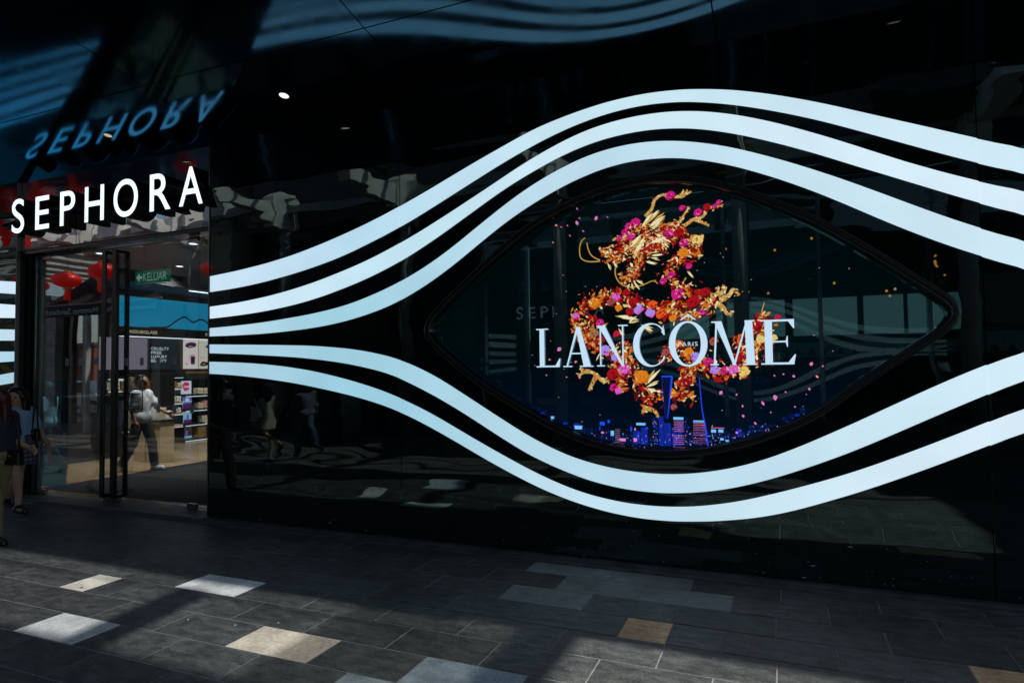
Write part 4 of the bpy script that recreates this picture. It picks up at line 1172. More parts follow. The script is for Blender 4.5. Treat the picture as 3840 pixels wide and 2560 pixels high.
for p in IMAGE_PATHS["spike"]:
    a, bb = Vector(p[0]), Vector(p[1])
    for q in range(3):
        d = bb - a
        ang = math.atan2(d.y, d.x) + rng.normal(0, .12)
        L = d.length * rng.uniform(.75, 1.05)
        c = a + Vector((math.cos(ang), math.sin(ang))) * L * .5
        leaf(dragon, c.x, c.y, L, L * .16, ang, ["pale", "gold", "hi"][q])
for x, z, k, s in IMAGE_ROSES:
    s *= 1.0
    dkk = {"m": "wine", "r": "wine", "o": "amber", "or": "red", "p": "m", "l": "p", "g": "wine", "n": "wine", "y": "gold", "r2": "wine"}[k]
    leaf(dragon, x, z, s * 2.1, s * 2.0, rng.uniform(0, 6), dkk)
    for q in range(9):
        t = q * 0.7 + rng.uniform(0, .5)
        rr = s * (.62 if q < 6 else .22)
        leaf(dragon, x + math.cos(t) * rr, z + math.sin(t) * rr, s * .95, s * .7, t + 1.57, k)
    for q in range(4):
        t = rng.uniform(0, 6.28)
        leaf(dragon, x + math.cos(t) * s * .3, z + math.sin(t) * s * .3, s * .5, s * .22, t + 1.3, dkk if q % 2 else ("petal" if k in "mp" else k))
for p in IMAGE_PATHS["body"] + IMAGE_PATHS["head"]:
    scatter(p, 0.075, 0.03, ["gold", "pale", "red", "wine", "red"], 0.022, 1.5)
dragon.obj("dragon_image", PMATS, screen)["kind"] = "stuff"
pet = MB()
for x, z, s in IMAGE_PETALS:
    leaf(pet, x, z, s * 1.5, s * 1.05, rng.uniform(0.6, 2.4), "petal" if rng.random() < .6 else "petal2")
for _ in range(45):
    x, z = rng.uniform(-2.3, .8), rng.uniform(1.3, 3.0)
    leaf(pet, x, z, 0.009, 0.008, 0, "w")
pet.obj("petal_image", PMATS, screen)["kind"] = "stuff"
sk = MB()
def low_edge(x):
    return interp(lower, x) + 0.075
x = -2.28
while x < 0.15:
    w = rng.uniform(.03, .075)
    zb_ = low_edge(x + w / 2)
    top = max(1.13, zb_) + rng.uniform(.01, .08) + 0.20 * math.exp(-((x + .95) / .38) ** 2) * rng.random() ** 1.5
    flat(sk, [(x, top), (x + w * .9, top), (x + w * .9, zb_ + .012), (x, zb_ + .012)], "bd" if rng.random() < .78 else "bm")
    zz = top - .012
    hot = rng.random()
    while zz > zb_ + .01:
        xx = x + .004
        while xx < x + w * .85:
            if rng.random() < .12 + .34 * hot * hot:
                s_ = rng.uniform(.004, .008)
                flat(sk, [(xx, zz), (xx + s_, zz), (xx + s_, zz - s_), (xx, zz - s_)], ["b", "b", "c", "pk", "b", "bm"][rng.integers(6)])
            xx += .0115
        zz -= .0125
    x += w
IT = [tuple(p) for p in IMAGE_TOWER]
flat(sk, [IT[0], (IT[-1][0], IT[-1][1] + .02), (IT[-1][0] - .13, IT[-1][1] + .02), (IT[1][0] - .06, IT[1][1])], "bd")
ribbon(sk, fine(IT, 4), 0.003, 0.008, "b")
IG = [tuple(p) for p in IMAGE_GATE]
flat(sk, [IG[0], IG[1], IG[2], IG[3]], "bd")
ribbon(sk, IG[:2], 0.007, 0.007, "b")
ribbon(sk, [IG[1], IG[2]], 0.009, 0.003, "b")
ribbon(sk, [IG[0], IG[3]], 0.004, 0.002, "bm")
for k, x0, z0, x1, z1 in IMAGE_SKYLINE:
    flat(sk, [(x0, z0), (x1, z0), (x1, z1), (x0, z1)], {"c": "c", "b": "b", "p": "pk", "w": "w"}[k])
for _ in range(120):
    x = rng.uniform(-2.0, -0.05)
    z = 1.02 + abs(rng.normal(0, .10)) + 0.18 * ((x + 1.2) / 1.2) ** 2
    s = rng.uniform(.003, .008)
    flat(sk, [(x, z), (x + s, z), (x + s, z + s * rng.uniform(.6, 3)), (x, z + s)], ["b", "b", "c", "pk", "b"][rng.integers(5)])
sk.obj("skyline_image", PMATS, screen)["kind"] = "stuff"

# didone capitals
def quad(mb, pts):
    flat(mb, pts, "txt")
def cap(mb, ch, box):
    (x0, zt), (x1, zb) = box
    w, h = x1 - x0, zt - zb
    P = lambda u, v: (x0 + u * w, zb + v * h)
    R = lambda a, c, bb, d: quad(mb, [P(a, c), P(bb, c), P(bb, d), P(a, d)])
    def arc(cx, cz, ro, rzo, ri, rzi, a0, a1, sh=0.0, n=26):
        for i in range(n):
            t0, t1 = a0 + (a1 - a0) * i / n, a0 + (a1 - a0) * (i + 1) / n
            quad(mb, [P(cx + ro * math.cos(t0), cz + rzo * math.sin(t0)), P(cx + ro * math.cos(t1), cz + rzo * math.sin(t1)),
                      P(cx + sh + ri * math.cos(t1), cz + rzi * math.sin(t1)), P(cx + sh + ri * math.cos(t0), cz + rzi * math.sin(t0))])
    if ch == 'L':
        R(.14, 0, .34, 1); R(0, .97, .5, 1.0); R(0, 0, .14, .03); R(.34, 0, .97, .04)
        quad(mb, [P(.80, .04), P(.97, .04), P(1.0, .22), P(.96, .22)])
    elif ch == 'E':
        R(.12, 0, .34, 1); R(0, .97, .12, 1.0); R(0, 0, .12, .03); R(.34, .955, .97, 1.0); R(.34, 0, .95, .045); R(.34, .49, .78, .525)
        quad(mb, [P(.80, .955), P(.97, .955), P(.97, .80), P(.94, .80)])
        quad(mb, [P(.78, .045), P(.95, .045), P(1.0, .22), P(.965, .22)])
        quad(mb, [P(.72, .525), P(.78, .525), P(.78, .63), P(.755, .63)]); quad(mb, [P(.72, .49), P(.78, .49), P(.78, .39), P(.755, .39)])
    elif ch == 'A':
        quad(mb, [P(.46, 1.0), P(.54, 1.0), P(.16, .03), P(.11, .03)])
        quad(mb, [P(.44, 1.0), P(.58, 1.0), P(.92, .03), P(.68, .03)])
        R(.25, .32, .70, .355); R(0, 0, .30, .03); R(.56, 0, 1.0, .03)
    elif ch == 'N':
        R(.10, .03, .145, .97); R(.82, 0, .865, .97)
        quad(mb, [P(.05, 1.0), P(.27, 1.0), P(.865, 0), P(.80, 0)])
        R(0, .97, .24, 1.0); R(0, 0, .25, .03); R(.70, .97, 1.0, 1.0)
    elif ch == 'M':
        quad(mb, [P(.13, .97), P(.17, .97), P(.11, .03), P(.07, .03)])
        quad(mb, [P(.10, 1.0), P(.26, 1.0), P(.56, .0), P(.50, .0)])
        quad(mb, [P(.79, 1.0), P(.82, 1.0), P(.54, 0), P(.50, 0)])
        quad(mb, [P(.76, 1.0), P(.92, 1.0), P(.96, .03), P(.78, .03)])
        R(.04, .97, .20, 1.0); R(.0, 0, .18, .03); R(.70, 0, 1.0, .03); R(.80, .97, .97, 1.0)
    elif ch == 'O':
        arc(.5, .5, .5, .52, .33, .48, 0, 2 * math.pi, 0, 40)
    elif ch == 'C':
        arc(.56, .5, .56, .52, .42, .485, math.radians(38), math.radians(322), .06, 36)
        quad(mb, [P(.90, .80), P(.97, .72), P(1.0, .74), P(.96, .97)]); quad(mb, [P(.96, .16), P(1.0, .20), P(.98, .24), P(.93, .20)])
    elif ch == 'hat':
        quad(mb, [P(0, 0), P(.12, 0), P(.5, .68), P(.5, 1.0)]); quad(mb, [P(.5, 1.0), P(.5, .68), P(.88, 0), P(1, 0)])
lt_mb = MB()
for ch in "LANCOME":
    cap(lt_mb, ch, IMAGE_TEXT[ch])
cap(lt_mb, 'hat', IMAGE_TEXT['hat'])
lt_mb.obj("lettering", PMATS, screen)
(tx0, tz1), (tx1, tz0) = IMAGE_TEXT["PARIS"]
text_obj("lettering", "PARIS", (tx0, tx1, tz0, tz1), xz(SY - 0.028), "pix_txt", screen, spacing=1.3)

# ---------------------------------------------------------------- shop interior
WX = -14.0
struct(MB().box(WX - 0.2, -6.3, 0.32, 9.0, -0.005, 0.046).obj("shop_floor", "floor_wood"))
struct(MB().box(-10.43, -6.5, 0.46, 5.0, 0.047, 0.053).obj("entrance_mat", "mat_rib"))
struct(MB().box(-10.47, -10.432, 0.46, 6.5, 0.047, 0.055).obj("mat_edge", "brick_red"))
struct(MB().box(WX - 0.25, WX - 0.02, 0.3, 9.0, 0.0, 4.3).obj("shop_wall", "shop_dark"))
struct(MB().box(WX - 0.02, -6.3, 9.0, 9.2, 0.0, 4.3).obj("shop_wall", "shop_dark"))
struct(MB().box(-6.3, -6.15, 0.3, 9.0, 0.0, 4.3).obj("shop_wall", "shop_dark"))
struct(MB().box(WX - 0.2, -6.3, 0.32, 9.0, 4.15, 4.3).obj("shop_ceiling", "shop_ceiling"))
MB().box(WX - 0.2, -10.32, 0.05, 0.30, 0.0, 4.6).obj("pier_back", "shop_dark", front)
bulk = MB().box(-13.97, -12.6, 0.5, 8.9, 3.72, 4.14)
struct(bulk.obj("shop_bulkhead", "shop_ceiling"))
emit("teal_light", lin(14, 128, 168), 0.85)
emit("light_cool", (0.9, 0.96, 1.0), 2.2)
emit("shelf_glow", (0.85, 0.93, 1.0), 1.2)
emit("poster_grey", lin(120, 112, 128), 0.8)
emit("poster_dark", lin(8, 26, 38), 0.8)
emit("poster_skin", lin(222, 208, 204), 0.85)
emit("poster_skin2", lin(206, 200, 184), 0.85)
emit("ink_violet", lin(92, 34, 104), 0.7)
emit("ink_black", lin(26, 14, 26), 0.6)
emit("ink_aqua", lin(30, 130, 160), 0.8)
emit("ink_lip", lin(44, 8, 26), 0.6)
emit("ink_blush", lin(216, 160, 190), 0.8)
emit("letter_gold", lin(206, 196, 166), 0.8)
emit("letter_white", lin(210, 226, 232), 0.9)
emit("exit_green", lin(8, 92, 66), 0.5)
emit("letter_dim", lin(150, 176, 172), 0.6)
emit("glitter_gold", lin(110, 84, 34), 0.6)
yz = lambda x: (lambda u, v, w: (x, u, v))       # print on a wall that faces +x

hd = thing("header_lightbox", "long teal lit header panel with a black wave line above the shelves", "sign")
MB().box(WX, WX + 0.10, 4.2, 5.2, 2.86, 3.56).obj("lightbox", "teal_light", hd)
MB().box(WX, WX + 0.10, 5.21, 8.6, 2.86, 3.56).obj("lightbox", "teal_light", hd)
wave = fine([(4.9, 2.862), (5.2, 2.868), (5.42, 2.905), (5.64, 3.06), (5.86, 3.17), (6.0, 3.12), (6.11, 3.06), (6.22, 3.08), (6.35, 3.14), (6.52, 3.10), (6.73, 2.95), (6.9, 2.88)], 5)
wmb = MB()
for (a, c), (bb, d) in zip(wave[:-1], wave[1:]):
    wmb.add([(WX + 0.104, a, c - .022), (WX + 0.104, bb, d - .022), (WX + 0.104, bb, d + .022), (WX + 0.104, a, c + .022)], [(0, 1, 2, 3)])
wmb.obj("wave_line", "black_matte", hd)
fas = thing("shelf_fascia", "black fascia with gold brand letters HOURGLASS and PAT", "sign")
MB().box(WX, WX + 0.16, 4.2, 8.6, 2.635, 2.852).obj("fascia_board", "shop_dark", fas)
text_obj("lettering", "HOURGLASS", (4.37, 5.07, 2.70, 2.775), yz(WX + 0.163), "letter_gold", fas, offset=0.01)
text_obj("lettering", "PAT", (6.47, 6.69, 2.715, 2.79), yz(WX + 0.163), "letter_gold", fas)
MB().box(WX, WX + 0.17, 4.2, 8.6, 2.618, 2.628).obj("glow_edge", "shelf_glow", fas)

def lightbox(name, label, y0, y1, z0, z1, mt, x=WX):
    t = thing(name, label, "poster")
    MB().box(x, x + 0.07, y0, y1, z0, z1).obj("lightbox", mt, t)
    return t
lightbox("product_poster", "grey lit poster behind the door handles", 3.76, 4.885, 1.86, 2.59, "poster_grey")
cb = lightbox("product_poster", "dark lit poster reading CRUELTY FREE LUXURY BEAUTY", 4.895, 5.72, 1.86, 2.59, "poster_dark")
for i, (s, wd) in enumerate((("CRUELTY", .48), ("FREE", .28), ("LUXURY", .43), ("BEAUTY", .42))):
    text_obj("lettering", s, (4.985, 4.985 + wd, 2.325 - i * .098, 2.395 - i * .098), yz(WX + 0.073), "letter_white", cb)
fp = lightbox("makeup_poster", "lit poster of two half faces with purple and blue eye makeup", 5.93, 7.1, 1.865, 2.615, "poster_skin")
def yzdisc(cy, cz, ry, rz, mt, dx, par, ang=0.0, n=20):
    ca, sa = math.cos(ang), math.sin(ang)
    MB().add([(WX + 0.072 + dx, cy + ry * math.cos(t) * ca - rz * math.sin(t) * sa, cz + ry * math.cos(t) * sa + rz * math.sin(t) * ca)
              for t in [2 * math.pi * k / n for k in range(n)]], [tuple(range(n))]).obj("print_patch", mt, par)
MB().box(WX + 0.0705, WX + 0.0715, 6.335, 7.09, 1.87, 2.61).obj("print_patch", "poster_skin2", fp)
MB().box(WX + 0.0718, WX + 0.0726, 6.325, 6.335, 1.87, 2.61).obj("print_patch", "ink_black", fp)
yzdisc(6.10, 2.47, .17, .075, "ink_violet", .001, fp, .1)
yzdisc(6.11, 2.45, .12, .045, "ink_black", .002, fp, .1)
yzdisc(6.10, 2.435, .055, .022, "poster_skin2", .003, fp)
yzdisc(6.10, 2.435, .022, .022, "eye_dark", .004, fp)
yzdisc(6.66, 2.47, .12, .045, "ink_aqua", .001, fp, .35)
yzdisc(6.69, 2.44, .11, .035, "ink_black", .002, fp, .15)
yzdisc(6.69, 2.435, .055, .02, "poster_skin", .003, fp)
yzdisc(6.69, 2.435, .022, .021, "eye_dark", .004, fp)
yzdisc(6.15, 2.13, .10, .12, "ink_blush", .0005, fp)
yzdisc(6.44, 2.15, .06, .025, "ink_blush", .001, fp)
yzdisc(6.52, 1.985, .14, .052, "ink_lip", .001, fp, .15)
yzdisc(6.47, 2.02, .07, .03, "ink_lip", .0015, fp, .3)
yzdisc(6.50, 1.985, .06, .008, "ink_blush", .002, fp, .15)
yzdisc(5.98, 1.99, .05, .03, "ink_blush", .001, fp)
gl = thing("glitter_display", "strip of gold glitter display under the makeup poster", "display")
gmb = MB().box(WX, WX + 0.12, 6.0, 7.6, 1.745, 1.80)
gmb.obj("tray", "glitter_gold", gl)

# fragrance shelving with cartons
shel = thing("fragrance_shelves", "black wall shelving with lit shelf edges and rows of perfume", "shelf")
MB().box(WX, WX + 0.32, 5.72, 8.5, 1.60, 1.735).obj("shelf_header", "shop_dark", shel)
text_obj("lettering", "FRAGRANCE", (6.46, 7.3, 1.645, 1.71), yz(WX + 0.323), "letter_white", shel, offset=0.02)
sh_z = [1.225, 0.86, 0.50, 0.12]
for z in sh_z:
    s = MB().box(WX, WX + 0.36, 5.72, 8.5, z - 0.06, z).obj("shelf", "shop_dark", shel)
    MB().box(WX + 0.361, WX + 0.366, 5.72, 8.5, z - 0.058, z - 0.045).obj("shelf_light", "shelf_glow", s)
for z, word, y0, y1 in ((1.195, "Chloé", 6.38, 6.56), (0.83, "Chloé", 6.42, 6.60), (0.47, "BURBERRY", 6.30, 6.85), (0.09, "BURBERRY", 6.45, 7.0)):
    text_obj("lettering", word, (y0, y1, z - 0.028, z + 0.03), yz(WX + 0.368), "letter_white", shel, offset=0.02)
emit("ad_pink", lin(210, 24, 100), 0.8)
emit("ad_white", lin(214, 224, 236), 0.75)
emit("ad_blue", lin(90, 120, 190), 0.7)
emit("ad_sky", lin(150, 190, 220), 0.75)
emit("ad_brown", lin(70, 56, 60), 0.7)
def ad(y0, y1, z0, z1, mt, label, detail=()):
    t = thing("shelf_advert", label, "poster", group=None)
    MB().box(WX + 0.14, WX + 0.16, y0, y1, z0, z1).obj("card", mt, t)
    for (a, bb, c, d, m2) in detail:
        MB().box(WX + 0.161, WX + 0.164, y0 + (y1 - y0) * a, y0 + (y1 - y0) * bb, z0 + (z1 - z0) * c, z0 + (z1 - z0) * d).obj("print_patch", m2, t)
    return t
t = ad(5.76, 6.05, 1.235, 1.56, "ad_white", "lit advert card with a big pink flower")
for k in range(7):
    yzd = MB()
    cy, cz = 5.89 + .06 * math.cos(k * .9) * (k > 0), 1.42 + .06 * math.sin(k * .9) * (k > 0)
    yzd.add([(WX + 0.162 + k * .0004, cy + .06 * math.cos(q * .6), cz + .055 * math.sin(q * .6)) for q in range(10)], [tuple(range(10))])
    yzd.obj("flower_petal", "ad_pink", t)
text_obj("lettering", "Chloé", (5.82, 5.97, 1.39, 1.45), yz(WX + 0.168), "letter_white", t, offset=0.02)
ad(5.80, 6.06, 0.87, 1.17, "ad_blue", "lit advert card of a blue landscape on the second shelf", ((0, 1, .55, .62, "ad_white"), (.3, .7, .62, .85, "ad_white"), (0, 1, 0, .4, "ink_violet")))
ad(5.83, 6.06, 0.51, 0.80, "ad_sky", "pale advert card with a clear perfume bottle on the third shelf", ((.35, .65, .3, .6, "ad_blue"), (.43, .57, .6, .7, "ad_brown"), (0, 1, 0, .28, "ink_violet")))
ad(5.86, 6.08, 0.13, 0.43, "ad_brown", "dark advert card with two bottles on the lowest shelf", ((.15, .4, .2, .6, "ad_blue"), (.55, .8, .2, .6, "carton_gold"), (0, 1, 0, .16, "ad_sky")))
cart = []
def carton(y0, y1, z0, h, mt, dep=0.16, x=None, label=None):
    xx = WX + 0.19 if x is None else x
    o = MB().box(xx, xx + dep, y0, y1, z0 + 0.002, z0 + h).obj("perfume_box", mt, None, bevel=0.003)
    MB().box(xx + dep + 0.0005, xx + dep + 0.0015, y0 + (y1 - y0) * .25, y0 + (y1 - y0) * .75, z0 + h * .42, z0 + h * .5).obj("print_label", "ink_grey", o)
    cart.append(o)
    return tag(o, label, "box", "perfume boxes on the shelves")
cols = {"carton_cream": "cream", "carton_white": "white", "carton_pink": "pink", "carton_gold": "gold", "carton_tan": "tan"}
rows = ["top", "second", "third", "lowest"]
layout = [
    [(6.08, 6.24, .15, "carton_cream"), (6.26, 6.42, .14, "carton_cream"), (6.44, 6.56, .15, "carton_cream"), (6.58, 6.70, .15, "carton_white"), (6.72, 6.84, .15, "carton_white")],
    [(6.10, 6.26, .14, "carton_cream"), (6.28, 6.46, .19, "carton_pink"), (6.48, 6.60, .15, "carton_pink"), (6.62, 6.80, .21, "carton_white")],
    [(6.22, 6.40, .17, "carton_cream"), (6.44, 6.58, .16, "carton_white"), (6.60, 6.82, .28, "carton_gold")],
    [(6.10, 6.34, .28, "carton_gold"), (6.44, 6.66, .28, "carton_tan"), (6.68, 6.9, .25, "carton_gold")]]
for ri, (z, cells) in enumerate(zip(sh_z, layout)):
    for ci, (y0, y1, h, mt) in enumerate(cells):
        carton(y0, y1, z, h, mt, label="%s perfume box, %s from the left on the %s fragrance shelf" % (cols[mt], ["first", "second", "third", "fourth", "fifth"][ci], rows[ri]))

# shelving behind the door handles
she2 = thing("makeup_shelves", "lit makeup shelves seen between the black door handles", "shelf")
for z in (1.70, 1.42, 1.06, 0.80, 0.50):
    s = MB().box(WX, WX + 0.34, 3.74, 5.66, z - 0.05, z).obj("shelf", "carton_tan" if z < 1.5 else "shop_dark", she2)
    MB().box(WX + 0.341, WX + 0.346, 3.74, 5.66, z - 0.062, z - 0.052).obj("shelf_light", "shelf_glow", s)
k = 0
for z in (1.42, 1.06, 0.80):
    y = 3.72
    while y < 5.55:
        w = random.uniform(.06, .12)
        mt = random.choice(["carton_white", "carton_cream", "carton_gold", "carton_white"])
        carton(y, y + w, z, random.uniform(.09, .2), mt, label="%s makeup box, %s from the left on the %s makeup shelf" % (cols[mt], ["first", "second", "third", "fourth", "fifth", "sixth", "seventh", "eighth", "ninth", "tenth", "eleventh", "twelfth", "thirteenth", "fourteenth", "fifteenth", "sixteenth", "seventeenth", "eighteenth", "nineteenth", "twentieth", "twenty-first"][k], {1.42: "upper", 1.06: "middle", .8: "lower"}[z]))
        y += w + .03
        k += 1
    k = 0
ad(4.10, 4.30, 1.52, 1.68, "ad_white", "white lit card on the upper makeup shelf", ((.2, .8, .3, .45, "ad_blue"),))
ad(4.94, 5.20, 1.44, 1.58, "ad_white", "white lit card behind the man on the makeup shelf", ((.25, .9, .35, .6, "ad_blue"),))
ad(5.22, 5.6, 0.95, 1.40, "ad_brown", "dark lit advert beside the man in the polo shirt", ((.1, .6, .2, .8, "ad_sky"),))

# free standing display counter and its goods
pl = thing("display_counter", "beige display counter with black top in the shop", "counter", (-11.2, 3.0, 0.047))
MB().box(-0.62, 0.10, 0.0, 0.32, 0.0, 0.78).obj("counter_body", "carton_tan", pl, bevel=0.004)
MB().box(-0.66, 0.14, -0.04, 0.36, 0.782, 0.82).obj("counter_top", "shop_dark", pl, bevel=0.004)
MB().box(-0.30, -0.285, -0.002, -0.0005, 0.0, 0.78).obj("counter_joint", "shop_dark", pl)
for i, (dx, dy, w, h, mt, lb) in enumerate([(-.45, .1, .26, .42, "carton_white", "tall white display board standing on the beige counter"), (-.04, .06, .12, .20, "carton_cream", "cream box standing on the beige counter"),
                                        (-.19, .2, .12, .22, "carton_tan", "tan box standing on the beige counter"), (-.01, .21, .09, .16, "carton_white", "small white box at the end of the beige counter")]):
    o = MB().box(-11.2 + dx, -11.2 + dx + w, 3.0 + dy, 3.0 + dy + .08, 0.869, 0.869 + h).obj("counter_box", mt, None, bevel=0.003)
    tag(o, lb, "box")

# tall product stand behind the man
gd = thing("product_stand", "tall dark product stand with tan boxes behind the man in the polo", "stand", (-13.3, 3.98, 0.047))
MB().box(0, .6, .05, .65, 0, 1.72).obj("stand_core", "shop_dark", gd)
for z in (.10, .52, .94, 1.36):
    MB().box(-.06, .66, -.14, .049, z - .03, z).obj("stand_shelf", "shop_dark", gd)
    for q in range(3):
        MB().box(.02 + .21 * q, .19 + .21 * q, -.11, .045, z + .001, z + random.uniform(.16, .30)).obj("stand_box", random.choice(["carton_tan", "carton_gold", "carton_cream"]), gd)
gd2 = thing("product_stand", "low dark product stand at the left behind the blue poster", "stand", (-13.4, 2.3, 0.047))
MB().box(0, .7, .0, 1.1, 0, 1.25).obj("stand_core", "shop_dark", gd2)
MB().box(-.04, .74, -.04, 1.14, 1.251, 1.29).obj("stand_top", "black_matte", gd2)

# overhead exit sign
ex = thing("exit_sign", "green overhead exit sign reading KELUAR with a left arrow", "sign", (0, 0, 0))
MB().box(-10.48, -9.66, 2.0, 2.05, 3.35, 3.565).obj("sign_box", "exit_green", ex)
text_obj("lettering", "KELUAR", (-10.28, -9.70, 3.385, 3.525), xz(1.997), "letter_dim", ex, offset=-0.005)
MB().prism([(-10.45, 3.455), (-10.37, 3.53), (-10.37, 3.475), (-10.31, 3.475), (-10.31, 3.435), (-10.37, 3.435), (-10.37, 3.38)], 'y', 1.996, 1.999).obj("arrow", "letter_dim", ex)
for x in (-10.3, -9.85):
    MB().box(x - .006, x + .006, 2.02, 2.03, 3.566, 4.149).obj("hanger", "dull_steel", ex)
sd = thing("smoke_detector", "white smoke detector on the shop ceiling by the exit sign", "detector", (-9.6, 2.7, 4.148))
MB().lathe([(0.03, -0.07), (0.06, -0.06), (0.075, -0.03), (0.08, 0)], (0, 0, 0), 16).obj("detector_body", "carton_white", sd, smooth=True)
# ceiling lamps of the shop, one of them added to brighten the man
for i, (x, y) in enumerate([(-12.3, 2.6), (-12.3, 4.4), (-12.3, 6.2), (-11.4, 2.2), (-9.6, 4.8), (-9.9, 2.7), (-8.8, 6.2), (-11.6, 7.6)]):
    t = thing("ceiling_lamp", ["round lit shop ceiling lamp over the makeup shelves", "round lit shop ceiling lamp behind the door handles", "round lit shop ceiling lamp over the fragrance shelves",
                               "round lit shop ceiling lamp by the exit sign", "round lit shop ceiling lamp in the middle of the shop", "round shop ceiling lamp added to brighten the man in the polo shirt",
                               "round lit shop ceiling lamp deeper behind the right door", "round lit shop ceiling lamp at the back of the shop"][i], "lamp", (x, y, 4.146), 0, "shop ceiling lamps")
    MB().lathe([(0.05, -0.012), (0.085, -0.012), (0.09, 0)], (0, 0, 0), 16).obj("rim", "carton_white", t)
    MB().lathe([(0.01, -0.016), (0.07, -0.015), (0.072, -0.0125)], (0, 0, 0), 16).obj("lens", "light_cool", t)
    ld = bpy.data.lights.new("ceiling_lamp_light", 'SPOT')
    ld.energy = 260 if y > 3 else 330
    ld.spot_size = math.radians(115 if y > 3 else 76)
    ld.spot_blend = 0.8
    ld.shadow_soft_size = 0.08
    ld.color = (1.0, 0.96, 0.91)
    lo = bpy.data.objects.new("lamp_light", ld)
    COL.objects.link(lo)
    lo.parent = t
    lo.location = (0, 0, -0.05)
tb = thing("strip_lamp", "thin white linear lamp near the teal header", "lamp")
MB().box(-12.95, -12.9, 5.2, 6.9, 3.70, 3.715).obj("tube", "light_cool", tb)
# ---------------------------------------------------------------- people
def smin(a, bb, k):
    h = np.maximum(k - np.abs(a - bb), 0) / k
    return np.minimum(a, bb) - h * h * k * 0.25

def surface(prims, h, k=0.02, cuts=()):
    """skin a set of tapered limbs (p, q, rp, rq[, flatten xyz]) as one closed surface"""
    P = np.array([[*a, *bb] for a, bb, *_ in prims])
    rmax = max(max(p[2], p[3]) for p in prims)
    lo = np.minimum(P[:, :3], P[:, 3:]).min(0) - rmax - 3 * h
    hi = np.maximum(P[:, :3], P[:, 3:]).max(0) + rmax + 3 * h
    n = np.ceil((hi - lo) / h).astype(int) + 1
    D = np.full(n, 1.0, dtype=np.float32)
    ax = [lo[i] + h * np.arange(n[i]) for i in range(3)]
    for pr in prims:
        a, bb, ra, rb = np.array(pr[0], float), np.array(pr[1], float), pr[2], pr[3]
        fl = np.array(pr[4], float) if len(pr) > 4 else np.ones(3)
        m = max(ra, rb) / min(fl) + k + 2 * h
        i0 = np.maximum(((np.minimum(a, bb) - m - lo) / h).astype(int), 0)
        i1 = np.minimum(((np.maximum(a, bb) + m - lo) / h).astype(int) + 2, n)
        X, Y, Z = np.meshgrid(ax[0][i0[0]:i1[0]], ax[1][i0[1]:i1[1]], ax[2][i0[2]:i1[2]], indexing='ij')
        q = np.stack([X, Y, Z], -1) - a
        d = bb - a
        L2 = max(float(d @ d), 1e-9)
        t = np.clip((q @ d) / L2, 0, 1)
        e = (q - t[..., None] * d) * fl
        dist = np.sqrt((e * e).sum(-1)) - (ra + (rb - ra) * t)
        sl = tuple(slice(i0[i], i1[i]) for i in range(3))
        D[sl] = smin(D[sl], dist, k)
    for nx, ny, nz, c in cuts:
        X, Y, Z = np.meshgrid(*ax, indexing='ij')
        D = np.maximum(D, nx * X + ny * Y + nz * Z - c)
    S = D < 0
    # surface nets
    acc = np.zeros((*(n - 1), 3), np.float32)
    cnt = np.zeros(n - 1, np.float32)
    nx_, ny_, nz_ = n
    def sh(A, o):
        return A[o[0]:nx_ - 1 + o[0], o[1]:ny_ - 1 + o[1], o[2]:nz_ - 1 + o[2]]
    corners = [(i, j, l) for i in (0, 1) for j in (0, 1) for l in (0, 1)]
    for c in corners:
        for d in range(3):
            if c[d] == 0:
                c2 = list(c)
                c2[d] = 1
                a, bb = sh(D, c), sh(D, tuple(c2))
                cr = (a < 0) != (bb < 0)
                t = np.where(cr, a / np.where(np.abs(a - bb) < 1e-9, 1, a - bb), 0)
                pos = np.zeros((*cr.shape, 3), np.float32)
                for ii in range(3):
                    pos[..., ii] = c[ii]
                pos[..., d] += t
                acc += pos * cr[..., None]
                cnt += cr
    act = cnt > 0
    idx = -np.ones(act.shape, int)
    idx[act] = np.arange(act.sum())
    cell = np.argwhere(act)
    V = lo + h * (cell + acc[act] / cnt[act][:, None])
    F = []
    for d in range(3):
        e1, e2 = [(1, 2), (2, 0), (0, 1)][d]
        A = S
        sl0 = [slice(None)] * 3
        sl1 = [slice(None)] * 3
        sl0[d] = slice(0, n[d] - 1)
        sl1[d] = slice(1, n[d])
        cr = A[tuple(sl0)] != A[tuple(sl1)]
        at = np.argwhere(cr)
        at = at[(at[:, e1] > 0) & (at[:, e2] > 0) & (at[:, e1] < n[e1] - 1) & (at[:, e2] < n[e2] - 1)]
        o1 = np.zeros(3, int); o1[e1] = 1
        o2 = np.zeros(3, int); o2[e2] = 1
        q = [at, at - o1, at - o1 - o2, at - o2]
        ids = np.stack([idx[tuple(p.T)] for p in q], 1)
        flip = A[tuple(at.T)]
        ids[~flip] = ids[~flip][:, ::-1]
        F.append(ids)
    F = np.concatenate(F)
    F = F[(F >= 0).all(1)]
    return V, F

def skin(name, prims, h, mt, parent, k=0.02, cuts=(), spots=(), smooth_iter=2):
    V, F = surface(prims, h, k, cuts)
    me = bpy.data.meshes.new(name)
    me.from_pydata(V.tolist(), [], F.tolist())
    me.materials.append(MATS[mt])
    if spots:
        C = V[F].mean(1)
        mi = np.zeros(len(F), int)
        for si, (p, r, m2) in enumerate(spots):
            me.materials.append(MATS[m2])
            mi[np.linalg.norm(C - np.array(p), axis=1) < r] = si + 1
        me.polygons.foreach_set("material_index", mi.tolist())
    me.polygons.foreach_set("use_smooth", [True] * len(F))
    me.update()
    return link(name, me, parent)

